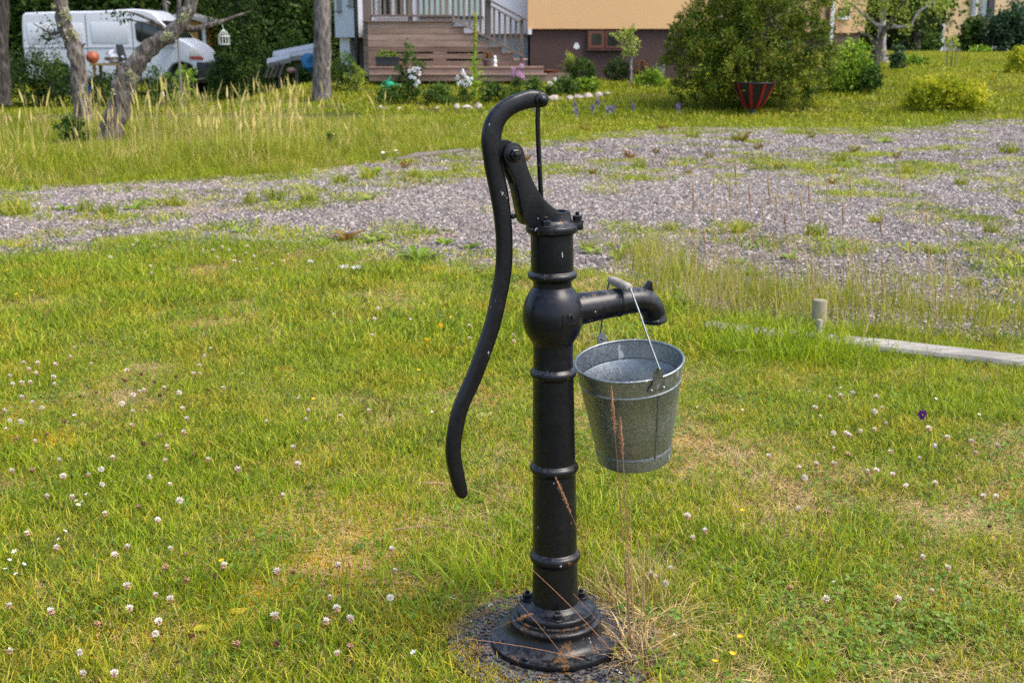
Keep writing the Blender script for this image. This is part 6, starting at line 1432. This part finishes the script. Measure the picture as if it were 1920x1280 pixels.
for i, (b, t, Yt, hd, mt) in enumerate([((1183, 1222), (1146, 722), 2.80, 1, RDST), ((1190, 1226), (1163, 782), 2.80, 1, RDST), ((1178, 1215), (1170, 884), 2.80, 0, TANST), ((1197, 1228), (1163, 890), 2.81, 0, TANST), ((1200, 1222), (1243, 960), 2.82, 0, TANST), ((1195, 1230), (1226, 900), 2.82, 0, TANST), ((1186, 1228), (1158, 905), 2.82, 0, TANST), ((1180, 1224), (1176, 890), 2.81, 0, RDST), ((1210, 1226), (1205, 930), 2.83, 0, TANST), ((1188, 1232), (1180, 905), 2.80, 0, TANST), ((1176, 1232), (1128, 1040), 2.80, 0, TANST), ((1215, 1222), (1196, 1010), 2.86, 0, TANST)]):
    stalk(hit(*b), at(*t, Yt), hd, mt, LBL, GRP, 0.012, 0.0013, 0.17, 0.006, i)
LB2 = 'thin reddish grass stalk leaning across the pump foot'; G2 = 'reddish stalks across the pump foot'
for i, (b, t, Yt, hd) in enumerate([((1172, 1226), (1041, 893), 2.76, 1), ((1165, 1240), (992, 1062), 2.74, 0), ((1150, 1250), (872, 1196), 2.70, 0), ((1080, 1262), (972, 1128), 2.70, 0), ((1160, 1225), (1108, 1085), 2.76, 0), ((1180, 1240), (1075, 1112), 2.74, 0), ((822, 1200), (985, 1108), 2.86, 0), ((862, 1212), (1000, 1150), 2.80, 1), ((805, 1130), (984, 1106), 2.92, 0)]):
    stalk(hit(*b), at(*t, Yt), hd, RDST, LB2, G2, 0.02, 0.0011, 0.2, 0.004, 40 + i)
stalk(hit(1010, 1010), at(790, 905, 3.35), 1, TANST, 'long pale grass stalk bent over behind the handle tip', None, 0.10, 0.0013, 0.22, 0.006, 60); stalk(hit(960, 1035), at(735, 992, 3.10), 1, TANST, 'long pale grass stalk lying low left of the pump foot', None, 0.06, 0.0013, 0.25, 0.006, 61)
stalk(hit(1570, 662), at(1372, 658, 6.05), 1, TANST, 'pale grass stalk bent flat in front of the timber', None, 0.03, 0.0018, 0.2, 0.006, 62); stalk(hit(1596, 735), at(1628, 604, 5.6), 1, TANST, 'pale dry stalk slanting up against the timber', None, 0.02, 0.0018, 0.2, 0.007, 63)
for i, (x, y) in enumerate([(1299,342),(1378,285),(1338,325),(1368,332),(1404,345),(1455,353),(1485,355),(1500,357),(1516,340),(1550,335),(1594,325),(1687,303),(1651,407),(1736,390),(1774,420),(1705,447),(1319,430),(1337,385),(1362,415),(1537,390),(1580,380),(1607,455),(1740,455),(1430,380),(1470,400),(1440,330)]):
    yb = random.uniform(575, 612); Yb = hit(x, yb).y; dx = random.uniform(2, 22)
    stalk(hit(x + dx, yb), at(x, y, Yb + random.uniform(-0.1, 0.1)), 1, TANST if i % 4 else RDST, 'tall thin seeding grass stalk on the gravel verge behind the timber', 'seeding stalks on the gravel verge', 0.008, 0.0027, 0.2, 0.0065, 80 + i)
# tussock at the stalks' foot
g = hit(1190, 1236); ts = tag(empty('grass_tussock', g), 'bleached straw coloured grass tussock beside the well cover', 'grass')
link('blades', blades('blades', 260, 0.07, 0.05, 0.17, 0.0024, 0.9, 0.35, 700), G_STRAW, ts); link('green_blades', blades('green_blades', 90, 0.09, 0.03, 0.10, 0.0030, 0.7, 0.1, 701), G_GREEN, ts)
g = hit(1215, 1165); ts = tag(empty('grass_tussock', g), 'dry tangled grass lying over the well cover edge behind the stalks', 'grass')
link('blades', blades('blades', 240, 0.10, 0.06, 0.20, 0.0022, 0.9, 0.6, 702), G_STRAW, ts); link('grey_leaves', trefoils('grey_leaves', 40, 0.10, 0.05, 0.013, 703), G_CLOVER, ts)
g = hit(1190, 1120); ts = tag(empty('grass_tussock', g), 'thin mixed grass growing behind the pump foot under the bucket', 'grass')
link('blades', blades('blades', 200, 0.13, 0.08, 0.24, 0.0024, 0.6, 0.15, 704), G_STRAW, ts); link('green_blades', blades('green_blades', 120, 0.14, 0.05, 0.16, 0.0030, 0.6, 0.0, 705), G_GREEN, ts)
g = hit(880, 1100); ts = tag(empty('grass_tussock', g), 'tall fresh green grass tuft left of the pump foot', 'grass')
link('blades', blades('blades', 150, 0.14, 0.05, 0.19, 0.0042, 0.9, 0, 706), G_LUSH, ts)

# ---------------------------------------------------------------- weeds on the drive
def rosette(name, px, py, size, n, mat, label, cat='weed', rise=0.5, seed=0, grp=None, asp=0.24):
    p = hit(px, py); r = empty(name, p); tag(r, label, cat, grp); q = np.random.default_rng(seed); V = []; F = []
    for k in range(n):
        a = k * 2.4 + q.random(); L = size * (0.6 + 0.6 * q.random()); up = rise * (0.5 + q.random()); c, s = math.cos(a), math.sin(a); w_ = L * asp; j = len(V)
        for u, v, z in ((0.05, 0, 0), (0.35, 0.6, .35), (0.4, 0, .28), (0.35, -.6, .35), (0.75, .8, .55), (0.78, 0, .46), (0.75, -.8, .55), (1, 0, .5)): V.append((c * u * L - s * v * w_, s * u * L + c * v * w_, 0.012 + z * L * up))
        F += [(j, j + 1, j + 2), (j, j + 2, j + 3), (j + 1, j + 4, j + 5, j + 2), (j + 2, j + 5, j + 6, j + 3), (j + 4, j + 7, j + 5), (j + 5, j + 7, j + 6)]
    MB().add(V, F).obj('leaves', mat, r, True)
    return r
F_WEED = foliage('weed_leaf', [(0.12, 0.20, 0.02), (0.22, 0.32, 0.03), (0.33, 0.42, 0.05)]); F_RED = foliage('red_weed_leaf', [(0.22, 0.05, 0.03), (0.30, 0.20, 0.04), (0.26, 0.34, 0.04)])
rosette('dandelion_plant', 782, 494, 0.16, 13, F_WEED, 'big pale green dandelion rosette at the lawn edge left of the pump', rise=0.9, seed=1)
rosette('dock_plant', 650, 455, 0.15, 11, F_RED, 'red and green dock plant at the drive edge', rise=0.8, seed=2); rosette('weed_plant', 1160, 492, 0.13, 9, F_WEED, 'upright leafy weed carrying the lilac flower', rise=1.8, seed=3)
for i, (x, y, s) in enumerate([(835, 462, .12), (700, 458, .12), (880, 470, .1), (1480, 490, .1), (1382, 498, .09), (605, 462, .09), (1110, 478, .1), (700, 330, .22), (560, 300, .1), (1410, 520, .08), (1655, 270, .2), (740, 470, .08), (450, 440, .11), (120, 398, .13), (690, 378, .12), (250, 396, .13), (790, 440, .07)]):
    rosette('leafy_weed', x, y, s, 9, F_WEED, 'low pale green leafy weed growing on the gravel drive', rise=0.7, seed=10 + i, grp='leafy weeds on the drive')
for i, (x, y, s) in enumerate([(1392, 268, .14), (1180, 300, .11), (1240, 245, .11), (1420, 283, .1), (1600, 290, .1), (760, 318, .09), (985, 305, .09), (1096, 250, .12), (1520, 262, .1), (1330, 300, .08), (1290, 330, .07), (1460, 320, .08), (1560, 350, .07), (1110, 330, .07), (1680, 300, .08), (1230, 290, .08)]):
    rosette('red_sorrel', x, y, s, 22, F_RED, 'reddish sorrel plant growing on the far gravel', rise=1.5, seed=40 + i, grp='reddish sorrel on the gravel', asp=0.1)
tuft = [blades('tuft', 90, 0.07, 0.05, 0.13, 0.005, 0.7, 0, 720 + k) for k in range(3)]
for t in tuft: t.materials.append(G_TALL)
for i, (x, y, s) in enumerate([(1258, 436, 1.1), (1380, 440, 1.3), (1528, 445, 1.4), (1572, 305, 1.6), (1385, 266, 1.8), (580, 382, 1.5), (520, 380, 1.7), (470, 385, 1.5), (330, 390, 1.5), (200, 405, 1.4), (160, 400, 1.4), (30, 405, 1.8), (640, 345, 1.4), (690, 338, 1.6), (1300, 260, 1.8), (1860, 440, 1.1), (1800, 350, 1.3), (1890, 290, 2), (1100, 470, .9), (860, 325, 1.4), (780, 335, 1.4), (920, 330, 1.4), (1200, 318, 1.6), (1700, 330, 1.5), (1750, 480, 1.0), (1820, 540, .9), (1870, 600, .9), (1640, 420, 1.0)]):
    o = bpy.data.objects.new('grass_tuft', tuft[i % 3]); COL.objects.link(o); o.location = hit(x, y) + Vector((0, 0, 0.01)); o.scale = (s,) * 3; o.rotation_euler[2] = i * 1.3; tag(o, 'small green grass tuft growing alone in the gravel', 'grass', 'grass tufts on the gravel')
shrub(622, 290, 26, 244, 'dark leafy weed standing in the meadow left of the handle', F_MID, 260, 0.045, 0.8, 'dark_weed', seed=70)

for x, y, sz, c, lb in [(446, 1160, 0.035, (0.62, 0.42, 0.05), 'yellow fallen leaf lying flat in the lawn left of the pump'), (381, 1192, 0.035, (0.50, 0.44, 0.03), 'yellow green fallen leaf standing on edge in the lawn'), (908, 787, 0.04, (0.66, 0.58, 0.26), 'pale curled fallen leaf in the grass beside the handle')]:
    p = hit(x, y); V = [(-sz, 0, 0.02), (-sz * .4, sz * .35, 0.03), (sz * .3, sz * .4, 0.028), (sz, 0.1 * sz, 0.036), (sz * .3, -sz * .3, 0.02), (-sz * .4, -sz * .28, 0.022), (0, 0, 0.022)]
    lf = MB().add(V, [(6, i, (i + 1) % 6) for i in range(6)]).obj('fallen_leaf', leafcol('leaf_%d' % x, c), None, True, loc=p); tag(lf, lb, 'leaf')
